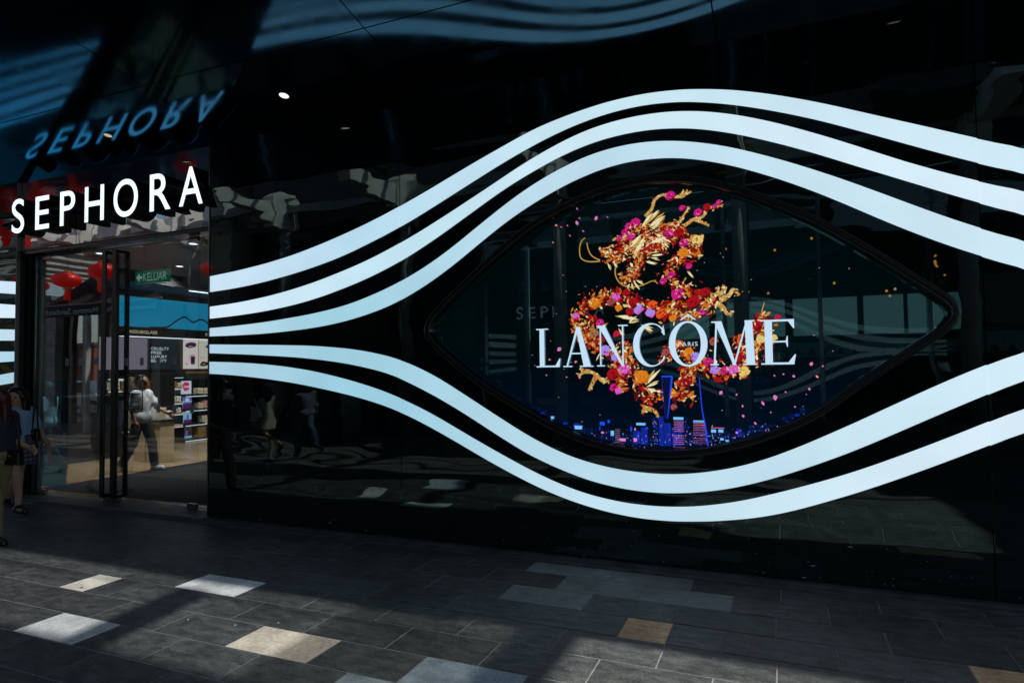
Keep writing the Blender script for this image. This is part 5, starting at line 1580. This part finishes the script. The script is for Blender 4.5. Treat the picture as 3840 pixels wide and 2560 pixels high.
def limb_points(root, l1, l2, a1, a2, side=0.0):
    """two segments hanging from root; angles forward (+y) from straight down"""
    k = (root[0] + side * l1, root[1] + l1 * math.sin(a1), root[2] - l1 * math.cos(a1))
    e = (k[0] + side * l2 * .8, k[1] + l2 * math.sin(a2), k[2] - l2 * math.cos(a2))
    return k, e

def person(label, loc, rz, H, pose, wear, hair, skin_mt="skin_tan", h=0.012, fingers=True, group=None, turn=0.0):
    s = H / 1.62
    t = thing("person", label, "person", loc, rz, group)
    rd = math.radians
    S = lambda p: tuple(c * s for c in p)
    low = min(0.40 * math.cos(rd(pose[q][0])) * -1 - 0.39 * math.cos(rd(pose[q][1])) for q in ("legL", "legR"))
    hip_z = 0.082 - low
    lean = pose.get("lean", 0.0)
    legs, arms = [], []
    for sd, key in ((-1, "L"), (1, "R")):
        a1, a2 = (rd(v) for v in pose["leg" + key])
        hip = (0.085 * sd, 0, hip_z)
        kn, an = limb_points(hip, 0.40, 0.39, a1, a2)
        tip = (an[0] + 0.01 * sd, an[1] + 0.15, max(an[2] - 0.05, 0.025)) if a2 > -0.5 else (an[0], an[1] + 0.09, an[2] - 0.13)
        heel = (an[0], an[1] - 0.03, max(an[2] - 0.05, 0.03))
        legs.append((hip, kn, an, tip, heel))
        b1, b2 = (rd(v) for v in pose["arm" + key])
        sh = (0.165 * sd, 0.0 + lean * .45, 1.30)
        el, wr = limb_points(sh, 0.27, 0.23, b1, b2, pose.get("out" + key, 0.10) * sd)
        arms.append((sh, el, wr, b2, sd))
    hy = lean * .6
    B = []
    B += [((-.075, hy * .3, 1.08), (-.085, hy * .75, 1.24), .095, .10, (1, 1.12, 1)), ((.075, hy * .3, 1.08), (.085, hy * .75, 1.24), .095, .10, (1, 1.12, 1)),
          ((-.07, 0, .90), (.07, 0, .90), .115, .115, (1, 1.05, 1)), ((0, 0, .95), (0, hy * .4, 1.15), .11, .105, (1, 1.05, 1)),
          ((-.15, hy * .75, 1.305), (.15, hy * .75, 1.305), .055, .055), ((0, hy * .8, 1.32), (0, hy, 1.42), .052, .047)]
    fx, fy = math.sin(turn), math.cos(turn)
    hd = lambda r, f, z: (r * fy + f * fx, hy + f * fy - r * fx, z)
    B += [(hd(0, -.015, 1.525), hd(0, .015, 1.53), .083, .082), (hd(0, .025, 1.455), hd(0, .03, 1.44), .064, .052), (hd(0, .095, 1.50), hd(0, .108, 1.478), 0.009, .012),
          (hd(-.083, 0, 1.50), hd(-.083, 0, 1.475), .014, .010), (hd(.083, 0, 1.50), hd(.083, 0, 1.475), .014, .010), (hd(-.03, .083, 1.522), hd(.03, .083, 1.522), .012, .012)]
    for hip, kn, an, tip, heel in legs:
        B += [(hip, kn, .082, .055), (kn, an, .056, .036), (heel, tip, .036, .028)]
        cf = tuple(kn[i] * .68 + an[i] * .32 for i in range(3))
        B += [((cf[0], cf[1] - .014, cf[2]), (cf[0], cf[1] - .01, cf[2] - .08), .046, .036)]
    for sh, el, wr, b2, sd in arms:
        B += [(sh, el, .044, .036), (el, wr, .036, .024)]
        dv = Vector((0, math.sin(b2), -math.cos(b2)))
        w = Vector(wr)
        pc = w + dv * .07
        B += [(tuple(w), tuple(pc), .024, .030, (1.7, 1, 1))]
        if fingers:
            fw = Vector((0, math.cos(b2), math.sin(b2)))
            for q in range(4):
                o = w + dv * .075 + fw * (.026 - .0175 * q)
                mid = o + dv * (.036 if q in (1, 2) else .030)
                end = mid + (dv * .8 + Vector((-.55 * sd, 0, 0))).normalized() * (.034 if q in (1, 2) else .026)
                B += [(tuple(o), tuple(mid), .0095, .0085), (tuple(mid), tuple(end), .0085, .007)]
            o = w + dv * .02 + fw * .024
            mid = o + (dv * .8 + fw * .8).normalized() * .036
            end = mid + (dv + fw * .1 + Vector((-.3 * sd, 0, 0))).normalized() * .030
            B += [(tuple(o), tuple(mid), .012, .010), (tuple(mid), tuple(end), .010, .008)]
    sc = lambda prims: [(S(p[0]), S(p[1]), p[2] * s, p[3] * s, *p[4:]) for p in prims]
    spots = [(S(hd(-.032, .082, 1.507)), .013 * s, "eye_dark"), (S(hd(.032, .082, 1.507)), .013 * s, "eye_dark"), (S(hd(0, .088, 1.45)), .018 * s, "lip_rose")]
    skin("body", sc(B), h, skin_mt, t, 0.022 * s, spots=spots)
    infl = lambda p, d: (p[0], p[1], p[2] + d, p[3] + d, *p[4:])
    for kind, mt, *opt in wear:
        if kind in ("tee", "polo", "cardigan", "long"):
            hem = opt[0] if opt else 0.86
            C = [infl(p, .017) for p in B[:5]]
            C += [((-.07, 0, hem), (.07, 0, hem), .120, .120, (1, 1.12, 1)), ((-.07, 0, hem + .08), (.07, 0, hem + .08), .120, .120, (1, 1.12, 1))]
            for sh, el, wr, b2, sd in arms:
                if kind in ("tee", "polo"):
                    mid = tuple(sh[i] * .32 + el[i] * .68 for i in range(3))
                    C += [(sh, mid, .060, .066)]
                else:
                    we = tuple(el[i] * .15 + wr[i] * .85 for i in range(3))
                    C += [(sh, el, .060, .056), (el, we, .056, .048)]
            skin("shirt", sc(C), h, mt, t, .03 * s, cuts=[(0, 0, -1, -(hem - .02) * s), (0, 0, 1, 1.375 * s)])
        elif kind == "trousers":
            C = [((-.07, 0, .92), (.07, 0, .92), .122, .122)]
            for hip, kn, an, tip, heel in legs:
                C += [(hip, kn, .098, .078), (kn, an, .078, .066)]
            skin("trousers", sc(C), h, mt, t, .02 * s, cuts=[(0, 0, -1, -.075 * s), (0, 0, 1, 1.0 * s)])
        elif kind == "skirt":
            hem = opt[0]
            C = [((-.06, 0, .97), (.06, 0, .97), .115, .115), ((-.06, 0.0, .92), (-.09, .01, hem - .03), .125, .165), ((.06, 0, .92), (.09, .01, hem - .03), .125, .165)]
            skin("skirt", sc(C), h, mt, t, .04 * s, cuts=[(0, 0, -1, -hem * s), (0, 0, 1, 1.0 * s)])
        elif kind == "shoes":
            for hip, kn, an, tip, heel in legs:
                C = [(heel, tip, .045, .036), (heel, (an[0], an[1], an[2] - .01), .042, .044), ((heel[0], heel[1] - .01, max(heel[2] - .02, .012)), (tip[0], tip[1] + .01, max(tip[2] - .018, .012)), .03, .028, (.7, 1, 1.6))]
                skin("shoe", sc(C), h, mt, t, .015 * s)
    hm, hl = hair
    C = [(hd(0, -.03, 1.545), hd(0, -.01, 1.565), .088, .080), (hd(0, -.05, 1.50), hd(0, -.055, 1.47), .075, .06)]
    if hl > 0:
        C += [(hd(-.03, .02, 1.585), hd(.03, .02, 1.585), .06, .06), (hd(-.06, .03, 1.56), hd(-.075, .02, 1.50), .035, .03), (hd(.06, .03, 1.56), hd(.075, .02, 1.50), .035, .03)]
        for q in range(5):
            r = -.07 + .035 * q
            C += [(hd(r, -.045, 1.52), hd(r * 1.25, -.075, 1.50 - hl), .05, .035), ]
        C += [(hd(-.08, 0, 1.52), hd(-.085, -.02, 1.47 - hl * .6), .03, .028), (hd(.08, 0, 1.52), hd(.085, -.02, 1.47 - hl * .6), .03, .028)]
    skin("hair", sc(C), h, hm, t, .03 * s)
    return t, legs, arms, s

def bag(name, label, loc, rz, size, mt, strap_top, cat="bag"):
    t = thing(name, label, cat, loc, rz)
    w, d, hh = size
    b_ = MB()
    b_.prism([(-w / 2, 0), (w / 2, 0), (w * .46, hh * .8), (w * .3, hh), (-w * .3, hh), (-w * .46, hh * .8)], 'y', -d / 2, d / 2)
    b_.obj("bag_body", mt, t, bevel=0.012)
    st = MB()
    st.tube([(-w * .4, 0, hh * .9), (-w * .22, 0, hh + (strap_top - hh) * .6), (0, 0, strap_top), (w * .22, 0, hh + (strap_top - hh) * .6), (w * .4, 0, hh * .9)], 0.010, 6)
    st.obj("strap", mt, t, smooth=True)
    cl = MB()
    cl.box(-w * .08, w * .08, -d / 2 - .006, -d / 2, hh * .55, hh * .65)
    cl.obj("clasp", "gold_trim", t)
    return t

EAST = -math.pi / 2          # local forward (+y) turned to face +x
walk1 = dict(legL=(-18, -38), legR=(26, 4), armL=(-14, -4), armR=(24, 34))
walk2 = dict(legL=(24, 6), legR=(-16, -36), armL=(18, 30), armR=(-12, 0))
p1 = person("woman in a light blue top and checked skirt walking by the door pier", (-9.43, -0.45, 0.0), EAST, 1.60,
            dict(legL=(-16, -34), legR=(30, 2), armL=(8, 16), armR=(-8, 4), outL=0.40), [("tee", "cloth_sky", 0.93), ("skirt", "cloth_check", 0.60), ("shoes", "leather_black")], ("hair_black", 0.20), h=0.0095, turn=1.15)
p2 = person("woman in a dark top and khaki trousers at the left edge of the picture", (-7.95, -1.50, 0.0), EAST, 1.64,
            dict(legL=(-14, -30), legR=(24, 6), armL=(4, 72), armR=(-8, 4)), [("tee", "cloth_navy", 0.96), ("trousers", "cloth_khaki"), ("shoes", "leather_black")], ("hair_auburn", 0.34), h=0.0095, turn=1.2)
bag("shoulder_bag", "small black shoulder bag carried by the woman in khaki trousers", (-7.80, -1.40, 0.80), 0.2, (0.22, 0.08, 0.17), "leather_black", 0.55)
bag("shoulder_bag", "round dark shoulder bag at the side of the woman in light blue", (-9.30, -0.30, 0.90), 0.1, (0.15, 0.06, 0.15), "leather_black", 0.48)
# gold bangle and dark watch on the two visible wrists
def band(label, name, p, leg_t, r, mt, tilt):
    t = MB()
    t.tube([(r * math.cos(k * math.pi / 8), r * math.sin(k * math.pi / 8), 0) for k in range(17)], 0.006, 6)
    o = t.obj(name, mt, None, smooth=True)
    o.location = p
    o.rotation_euler = (0, tilt, 0)
    return tag(o, label, "bracelet")
def wrist(pt, key, f):
    t, legs, arms, s = pt
    sh, el, wr, b2, sd = arms[0]
    q = Vector(tuple(el[i] * (1 - f) + wr[i] * f for i in range(3))) * s
    return Matrix.Translation(t.location) @ Matrix.Rotation(EAST, 4, 'Z') @ q
band("gold bangle on the wrist of the woman in light blue", "bangle", wrist(p1, 'R', .72), None, .033, "gold_trim", -.52)
band("thin black bracelet below the gold bangle", "bracelet", wrist(p1, 'R', .93), None, .030, "leather_black", -.52)

# customers inside the shop
person("man in a white polo shirt and black trousers walking inside the shop", (-10.62, 2.25, 0.047), EAST + .25, 1.69, dict(legL=(20, 8), legR=(-14, -30), armL=(30, 62), armR=(-4, 20)),
       [("polo", "cloth_white", 0.84), ("trousers", "cloth_black"), ("shoes", "leather_white")], ("hair_black", 0.0), "skin_brown", h=0.012)
sb = MB()
sb.tube([(-10.66, 2.02, 1.36), (-10.60, 1.98, 1.2), (-10.55, 2.0, 1.05), (-10.6, 2.08, .92)], 0.014, 6)
tag(sb.obj("crossbody_strap", "leather_black", None, smooth=True), "black strap across the chest of the man in the polo", "strap")
person("woman with long black hair in a white shirt walking away behind the blue poster", (-12.1, 1.55, 0.047), math.pi / 2 + .4, 1.58, walk1,
       [("tee", "cloth_white", 0.84), ("trousers", "cloth_black"), ("shoes", "leather_black")], ("hair_black", 0.30), h=0.013, fingers=False)
person("woman in a white top with short dark hair at the left door edge", (-12.9, 1.65, 0.047), math.pi / 2 + .3, 1.54, walk2,
       [("tee", "cloth_white", 0.86), ("trousers", "cloth_black"), ("shoes", "leather_black")], ("hair_black", 0.12), h=0.013, fingers=False)
# passers-by on the pavement, seen mirrored in the black glass
person("woman in a beige cardigan with a white bag mirrored in the black facade", (-9.75, -4.35, 0.0), -EAST, 1.52, dict(legL=(6, -4), legR=(-10, -62), armL=(4, 12), armR=(8, 22)),
       [("cardigan", "cloth_beige", 0.66), ("skirt", "cloth_beige", 0.62), ("shoes", "leather_black")], ("hair_black", 0.22), h=0.013)
bag("shoulder_bag", "white shoulder bag carried by the woman in the beige cardigan", (-9.78, -4.06, 0.80), 0.2, (0.28, 0.09, 0.22), "leather_white", 0.52)
person("man in a dark tee shirt mirrored in the black facade beside the door", (-11.25, -4.65, 0.0), -EAST, 1.66, walk2,
       [("tee", "cloth_navy", 0.84), ("trousers", "cloth_black"), ("shoes", "leather_black")], ("hair_black", 0.0), "skin_brown", h=0.014)
person("person in jeans and a dark checked shirt mirrored behind the cardigan woman", (-9.05, -4.72, 0.0), -EAST, 1.62, walk1,
       [("long", "cloth_check", 0.84), ("trousers", "cloth_denim"), ("shoes", "leather_white")], ("hair_black", 0.1), h=0.014, fingers=False)

# ---------------------------------------------------------------- roof over the walkway and the far side of the street
KX, KY = -0.45, 0.335          # shadow shift on the floor per metre of height
roof = thing("walkway_roof", "grey roof deck on concrete brackets over the walkway opposite the shop", "roof")
ZR = 6.6
yR = -2.97 - KY * ZR
def over(xf, z):              # roof x that shades floor x
    return xf - KX * z
# main deck over the pavement in front of the far shops, pierced above the right hand bay
MB().box(-14.5, over(-1.30, ZR), -6.2, yR, ZR, ZR + 0.25).obj("roof_deck", "roof_dark", roof)
MB().box(-17.6, 9, -13.4, -9.61, 7.6, 7.9).obj("roof_deck", "roof_dark", roof)  # deck added to keep sun off the far paving
MB().box(over(-1.30, ZR) + .01, 9, -9.2, -7.4, ZR, ZR + 0.25).obj("roof_deck", "roof_dark", roof)
MB().box(-40, 9, -9.05, -8.75, 6.30, 6.62).obj("roof_beam", "concrete", roof)
MB().box(-15.2, 9, -9.6, -9.5, 5.91, 7.59).obj("sky_block_panel", "roof_dark", roof)  # dark panel added to shut sky out of the mirror image
MB().box(4.95, 9, -7.39, -3.41, ZR, ZR + 0.25).obj("roof_deck", "roof_dark", roof)  # unseen deck added to cut skylight on the right-hand tiles
# unseen beam and dark pane added to shade the pavement below
z2 = 6.0
MB().box(over(-1.60, z2), over(-1.28, z2), -5.9, -3.2, z2, z2 + .3).obj("cross_beam", "concrete", roof)
MB().box(over(-3.05, 6.32), over(-1.60, 6.32), -5.7, -3.3, 6.32, 6.34).obj("sun_filter_pane", "filter_glass_dark", roof)
# cross beams whose shadows fall across the tiles
for xf, w, sk in ((-4.36, .27, .16), (-7.5, .30, .16), (-10.6, .3, .16)):
    xb = over(xf, z2)
    bm_ = MB().prism([(xb - w / 2 - sk * .4, -3.95), (xb + w / 2 - sk * .4, -3.95), (xb + w / 2 + sk, -5.6), (xb - w / 2 + sk, -5.6)], 'z', z2, z2 + .3)
    bm_.obj("cross_beam", "concrete", roof)
# slim rail parallel to the facade, its line of shade near the far light edge
for yf, w in ((-1.645, .085), (-1.93, .03)):
    MB().box(-18, over(-2.2, 5.9), yf - KY * 5.9 - w / 2, yf - KY * 5.9 + w / 2, 5.9, 5.96).obj("roof_rail", "dull_steel", roof)
# tinted panes added over the left gap to weaken the sun
for i in range(4):
    a = over(-3.06, 6.32) - 3.2 * (i + 1)
    MB().box(a, a + 3.18, -5.7, -3.3, 6.32, 6.34).obj("sun_filter_pane", "filter_glass", roof)
# concrete bracket arms standing along the far side
def bracket(x, label):
    br = MB()
    br.prism([(-8.25, 5.85), (-8.25, 6.70), (-8.45, 6.95), (-9.2, 6.95), (-9.2, 5.7)], 'x', x - .2, x + .2)
    br.obj("bracket", "concrete_pale", roof, bevel=0.02)
    ar = MB()
    ar.prism([(-8.24, 6.02), (-8.24, 6.46), (-6.25, 6.56), (-6.25, 6.26)], 'x', x - .17, x + .17)
    ar.obj("bracket_arm", "concrete_pale", roof, bevel=0.01)
    cm = MB()
    cm.tube([(x, -8.9, 0), (x, -8.9, 6.0)], 0.16, 14)
    cm.obj("column", "concrete", roof, smooth=True)
for x in (-21.9, -17.6, -13.45, -9.25, -5.0, -0.8, 3.4):
    bracket(x, "")
for i in range(12):
    x0 = -15.6 - 1.62 * i
    rb = MB().prism([(x0, -8.6), (x0 - .95, -8.6), (x0 - .95, -15), (x0, -15)], 'z', 6.42, 6.95)
    rb.obj("roof_rib", "concrete_pale", roof, bevel=0.015)
for z, y in ((7.35, -8.0), (6.9, -7.0)):
    pp = MB()
    pp.tube([(-24, y, z), (9, y, z)], 0.09, 10)
    pp.obj("roof_pipe", "roof_grey", roof, smooth=True)

# black awning of the grill across the walkway
aw = thing("restaurant_awning", "black canvas awning with white lettering mirrored in the glass doors", "awning")
am = MB()
am.add([(-22.6, -7.3, 3.98), (-17.2, -7.3, 3.98), (-18.1, -9.1, 4.9), (-22.0, -9.1, 5.55)], [(0, 1, 2, 3)])
am.obj("canvas", "canvas_black", aw)
MB().box(-23.0, -17.0, -7.31, -7.295, 3.62, 3.975).obj("valance", "canvas_black", aw)
rl = MB()
rl.tube([(-23.0, -7.31, 3.99), (-17.0, -7.31, 3.99)], 0.035, 8)
rl.obj("front_bar", "dull_steel", aw, smooth=True)
mxz = lambda y: (lambda u, v, w: (-u, y, v))     # lettering that faces the shop
text_obj("lettering", "Shawarma Grills · Hummus Sandwiches", (17.2, 22.8, 3.70, 3.88), mxz(-7.292), "print_white", aw)
for x in (-24.02, -23.66, -22.95, -18.0):
    MB().box(x - .09, x + .09, -9.1, -8.92, 0, 4.0).obj("post", "black_metal", aw)
st = thing("stone_pillar", "tall grey stone clad pillar mirrored beside the awning posts", "pillar", (-24.5, -9.0, 0))
for i in range(7):
    MB().box(-.30, .30, -.3, .3, i * .56 + .004, i * .56 + .552).obj("stone", "concrete", st, bevel=0.01)

pp_ = thing("steel_post", "pale steel post mirrored in the left door leaf", "post", (-19.12, -6.5, 0))
MB().box(-.07, .07, -.07, .07, 0.02, 3.5).obj("shaft", "concrete_pale", pp_)
MB().box(-.12, .12, -.12, .12, 0, 0.019).obj("foot_plate", "dull_steel", pp_)

gb = thing("grill_building", "tan rendered building mirrored above the black awning", "building")
MB().box(-22.6, -16.0, -10.6, -9.3, 0.0, 6.2).obj("wall", "wall_tan", gb)
for i in range(3):
    MB().box(-21.6 + 2.1 * i, -20.0 + 2.1 * i, -9.29, -9.24, 0.1, 3.2).obj("shop_window", "car_glass", gb)

# red lanterns hanging from the roof
def lantern(x, y, z, r, label):
    t = thing("paper_lantern", label, "lantern", (x, y, z), 0, "red lanterns hung over the walkway")
    prof = [(r * .30, -r * .62)] + [(r * math.cos(a), r * .62 * math.sin(a)) for a in [math.radians(v) for v in (-68, -50, -30, -10, 10, 30, 50, 68)]] + [(r * .30, r * .62)]
    MB().lathe(prof, (0, 0, 0), 32, rib=0.018).obj("shade", "silk_red", t, smooth=True)
    for s_ in (-1, 1):
        MB().lathe([(r * .3, 0), (r * .32, .02), (r * .3, .06)], (0, 0, s_ * r * .62 - (.06 if s_ < 0 else 0)), 16).obj("cap", "gold_trim", t)
    MB().lathe([(r * .20, -r * .62 - .42), (r * .24, -r * .62 - .30), (r * .22, -r * .62 - .06)], (0, 0, 0), 12).obj("tassel", "silk_red", t)
    w = MB()
    w.tube([(0, 0, r * .62), (0, 0, r * .62 + 1.2)], 0.008, 5)
    w.obj("cord", "black_matte", t)
    return t
lantern(-21.7, -7.5, 4.86, .42, "large red lantern mirrored near the left end of the doors")
lantern(-23.3, -7.5, 4.78, .40, "red lantern cut by the left door edge in the mirror image")
lantern(-20.1, -7.6, 5.05, .42, "red lantern half hidden behind the black awning")
lantern(-24.4, -7.5, 6.85, .50, "red lantern mirrored at the far left under the sign")
lantern(-23.35, -7.5, 6.75, .50, "red lantern mirrored behind the letter S")
lantern(-15.1, -7.4, 4.75, .30, "small red lantern mirrored at the right door edge")

# cafe with a glass front on a raised deck
cf = thing("cafe_building", "glass fronted cafe with steel mullions on a raised deck opposite the eye window", "building")
MB().box(-7.4, 7.2, -13.0, -9.6, 0.0, 0.6).obj("deck", "ledge_stone", cf)
MB().box(-7.4, 7.2, -13.2, -13.0, 0.6, 5.9).obj("back_wall", "shop_dark", cf)
MB().box(-7.4, 7.2, -13.0, -9.6, 5.6, 5.9).obj("ceiling", "shop_dark", cf)
for x in (-7.3, -5.1, -3.2, -1.2, 0.8, 2.85, 4.9, 7.0):
    mu_ = MB().box(x - .045, x + .045, -9.66, -9.5, 0.6, 5.6).obj("mullion", "steel", cf)
    for z in (1.9, 3.5, 5.0):
        sp_ = MB()
        for sx in (-1, 1):
            for sz in (-1, 1):
                sp_.tube([(x, -9.47, z), (x + .12 * sx, -9.47, z + .12 * sz)], .012, 6)
                sp_.tube([(x + .12 * sx, -9.475, z + .12 * sz), (x + .12 * sx, -9.445, z + .12 * sz)], .03, 8)
        sp_.obj("spider_fitting", "steel", cf)
for x0, x1 in ((-7.2, -5.15), (-5.05, -3.25), (-3.15, -1.25), (-1.15, .75), (.85, 2.8), (2.9, 4.85), (4.95, 6.95)):
    MB().box(x0, x1, -9.43, -9.42, 0.62, 5.58).obj("glass_pane", "cafe_glass", cf)
ct = thing("cafe_counter", "cafe counter faced with white and blue patterned tiles", "counter")
MB().box(-4.0, 5.0, -11.5, -10.8, 0.6, 1.95).obj("counter_body", "shop_dark", ct)
mat("tile_face", (0.55, 0.6, 0.63), 0.3)
mat("tile_face_blue", (0.03, 0.10, 0.30), 0.3)
mat("tile_face_red", (0.32, 0.05, 0.04), 0.3)
for i in range(30):
    x = -4.0 + .3 * i
    o = MB().box(x + .004, x + .296, -10.795, -10.78, 1.956, 2.30).obj("tile", "tile_face", ct)
    mk = MB()
    mk.add([(x + .05, -10.777, 2.0), (x + .25, -10.777, 2.0), (x + .15, -10.777, 2.18)], [(0, 1, 2)])
    mk.obj("tile_mark", "tile_face_blue" if i % 3 else "tile_face_red", o)
emit("window_daylight", lin(130, 165, 172), 0.9)
for i, (a, bb) in enumerate(((-3.0, -1.9), (-1.7, 0.1), (0.3, 1.85), (2.0, 2.9), (3.0, 4.4))):
    wn_ = MB().box(a, bb, -12.98, -12.95, 2.55, 3.55)
    wn_.obj("rear_window", "window_daylight", cf)
emit("bulb_orange", (1.0, 0.30, 0.04), 5.0)
emit("bulb_warm", (1.0, 0.55, 0.2), 4.0)
PEND = ["glowing orange bulb mirrored right of the steel mullion high in the eye window", "orange bulb mirrored high between the two steel mullions", "orange bulb mirrored beside the dragon's neck",
        "orange bulb mirrored below the right mullion fitting", "leftmost of the orange bulb cluster near the right corner of the eye", "yellow bulb of the cluster near the right corner of the eye",
        "lowest orange bulb of the cluster near the right corner of the eye", "pale bulb mirrored above the letter E of the screen", "small orange bulb mirrored above and right of the letter E",
        "upper orange bulb mirrored in the black wall right of the eye", "middle orange bulb mirrored in the black wall right of the eye", "yellow bulb mirrored in the black wall right of the eye",
        "orange bulb mirrored in the black wall left of the eye window", "lowest orange bulb mirrored in the black wall right of the eye"]
for i, (x, z, mt) in enumerate([(.75, 4.9, "bulb_orange"), (-.1, 4.7, "bulb_orange"), (-1.3, 4.85, "bulb_orange"), (1.25, 3.8, "bulb_orange"), (2.4, 3.55, "bulb_orange"), (2.6, 3.6, "bulb_warm"), (2.5, 3.45, "bulb_orange"),
                            (-.8, 3.75, "bulb_warm"), (-.3, 3.7, "bulb_orange"), (3.6, 4.3, "bulb_orange"), (3.75, 4.0, "bulb_orange"), (3.45, 4.15, "bulb_warm"), (-3.4, 4.3, "bulb_orange"), (3.55, 3.3, "bulb_orange")]):
    t = thing("pendant_lamp", PEND[i], "lamp", (x, -11.4 - .13 * i, z), 0, "orange pendant bulbs in the cafe")
    MB().lathe([(.012, -.03), (.028, -.012), (.028, .012), (.012, .03)], (0, 0, 0), 10).obj("bulb", mt, t)
    cd = MB()
    cd.tube([(0, 0, .03), (0, 0, 5.59 - z)], .004, 4)
    cd.obj("cord", "black_matte", t)

row = thing("dark_backdrop", "dark shop row added to darken the mirror between the cafe and the grill", "building")  # added row hiding the bright background from the black glass
MB().box(-16.0, -7.5, -13.2, -10.2, 0.0, 7.59).obj("wall", "shop_dark", row)
for i in range(5):
    MB().box(-15.6 + 1.6 * i, -14.3 + 1.6 * i, -10.19, -10.14, 0.1, 2.9).obj("shutter", "roof_dark", row)
    MB().box(-15.6 + 1.6 * i, -14.3 + 1.6 * i, -10.19, -10.10, 3.1, 3.5).obj("shop_panel", "board_red" if i % 2 else "roof_dark", row)

# planters, menu board
def planter(x, y, z0, w, hgt, label, n=420):
    t = thing("potted_shrub", label, "plant", (x, y, 0))
    MB().lathe([(.24, 0), (.30, z0 * .6), (.33, z0)], (0, 0, 0), 16).obj("pot", "concrete", t, smooth=True)
    tr = MB()
    for k in range(5):
        a = k * 1.26
        tr.tube([(0, 0, z0 - .05), (.1 * math.cos(a), .1 * math.sin(a), z0 + hgt * .4), (.3 * w * math.cos(a), .3 * w * math.sin(a), z0 + hgt * .8)], .018, 5, r2=.006)
    tr.obj("stem", "bark", t)
    lf = MB()
    for k in range(n):
        th, ph = random.uniform(0, 6.28), math.acos(random.uniform(-1, 1))
        rr = random.random() ** .4
        c = Vector((w * .5 * rr * math.sin(ph) * math.cos(th), w * .5 * rr * math.sin(ph) * math.sin(th), z0 + hgt * .55 + hgt * .5 * rr * math.cos(ph)))
        d = Vector((random.uniform(-1, 1), random.uniform(-1, 1), random.uniform(-.3, 1))).normalized()
        e = d.orthogonal().normalized() * .03
        L = random.uniform(.09, .17)
        lf.add([c, c + d * L * .5 + e, c + d * L, c + d * L * .5 - e], [(0, 1, 2, 3)])
    lf.obj("foliage", "leaf_green", t)
planter(-13.5, -8.6, 1.6, 1.0, 1.9, "tall green shrub in a pot mirrored between the light strips")
planter(-10.75, -8.5, 1.2, 1.5, 1.1, "round green shrub in a pot mirrored above the lower light strips")
mb_ = thing("menu_board", "dark red menu board mirrored in the black glass by the shrubs", "board", (-11.5, -9.1, 0))
MB().box(-1.7, 1.6, -.05, .05, 1.9, 3.6).obj("panel", "board_red", mb_)
for x in (-1.5, 1.4):
    MB().box(x - .05, x + .05, -.04, .04, 0, 1.9).obj("post", "black_metal", mb_)

# street, cars and buildings beyond the open left end
struct(MB().box(-120, -40.2, -60, 20, -0.018, -0.012).obj("road", "asphalt"))
def car(x, y, rz, mt, label):
    t = thing("parked_car", label, "car", (x, y, 0), rz, "cars standing in the street")
    prof = [(-2.1, .35), (-2.15, .75), (-1.6, .88), (-1.0, 1.42), (.6, 1.45), (1.35, .95), (2.05, .82), (2.15, .4)]
    body = MB().prism(prof, 'y', -.85, .85)
    body.obj("body", mt, t, bevel=0.08)
    gl_ = MB().prism([(-1.45, .92), (-.95, 1.36), (.55, 1.39), (1.2, .96)], 'y', -.855, .855)
    gl_.obj("window", "car_glass", t)
    for wx in (-1.35, 1.35):
        for wy in (-.8, .8):
            wm = MB()
            wm.tube([(wx, wy - .1, .33), (wx, wy + .1, .33)], .33, 16)
            w_ = wm.obj("wheel", "rubber", t)
            rm = MB()
            rm.tube([(wx, wy - .105, .33), (wx, wy + .105, .33)], .19, 12)
            rm.obj("rim", "steel", w_)
    for wy in (-.62, .62):
        MB().box(2.08, 2.17, wy - .16, wy + .16, .6, .72).obj("headlight", "carton_white", t)
    return t
car(-27.5, -12.5, .1, "car_white", "white car mirrored behind the walking women")
car(-33.0, -13.5, .1, "cloth_navy", "dark car mirrored further along the street")
def building(name, label, x, y, w, d, hgt, mt, cols_, rows_, wm, z0=1.2, rz=0):
    t = thing(name, label, "building", (x, y, 0), rz)
    MB().box(-w / 2, w / 2, -d / 2, d / 2, 0, hgt).obj("wall", mt, t)
    MB().box(-w / 2 - .2, w / 2 + .2, -d / 2 - .2, d / 2 + .2, hgt, hgt + .4).obj("roof", "roof_grey", t)
    me_ = None
    cw, rh = w / cols_, (hgt - z0) / rows_
    base = MB().box(-cw * .32, cw * .32, d / 2 - .02, d / 2 + .04, -rh * .33, rh * .33).mesh("window", wm)
    for i in range(cols_):
        for j in range(rows_):
            o = link("window", base, t)
            o.location = (-w / 2 + cw * (i + .5), 0, z0 + rh * (j + .5))
    return t
building("office_building", "pale building mirrored behind the lanterns", -118, -58, 20, 2, 34, "wall_white", 7, 10, "car_glass")
building("brick_building", "low red brick building mirrored between the awning posts", -103, -60, 12, 1.5, 6.0, "brick_red", 7, 2, "car_glass")
building("lattice_building", "dark building with yellow lattice windows at the left of the doors mirror", -71.2, -35, 9.6, 1.5, 9.0, "shop_dark", 5, 4, "lattice_yellow")
building("grey_tower", "grey tower block far along the mirrored street", -64, -62, 20, 6, 34, "wall_white", 8, 12, "car_glass")
hm_ = MB()
nh = 40
ridge = [(-420 + 13 * i, -170 - 20 * math.sin(i * .4), 8 + 5 * math.sin(i * .55) + 3 * math.sin(i * 1.3 + 1)) for i in range(nh)]
hm_.add([p for p in ridge] + [(p[0], p[1], -1) for p in ridge] + [(p[0], p[1] - 60, -1) for p in ridge],
        [(i, i + 1, i + 1 + nh, i + nh) for i in range(nh - 1)] + [(i, i + 1, i + 1 + 2 * nh, i + 2 * nh) for i in range(nh - 1)])
mat("hill_blue", (0.05, 0.09, 0.07), 0.9)
struct(hm_.obj("hills", "hill_blue"))
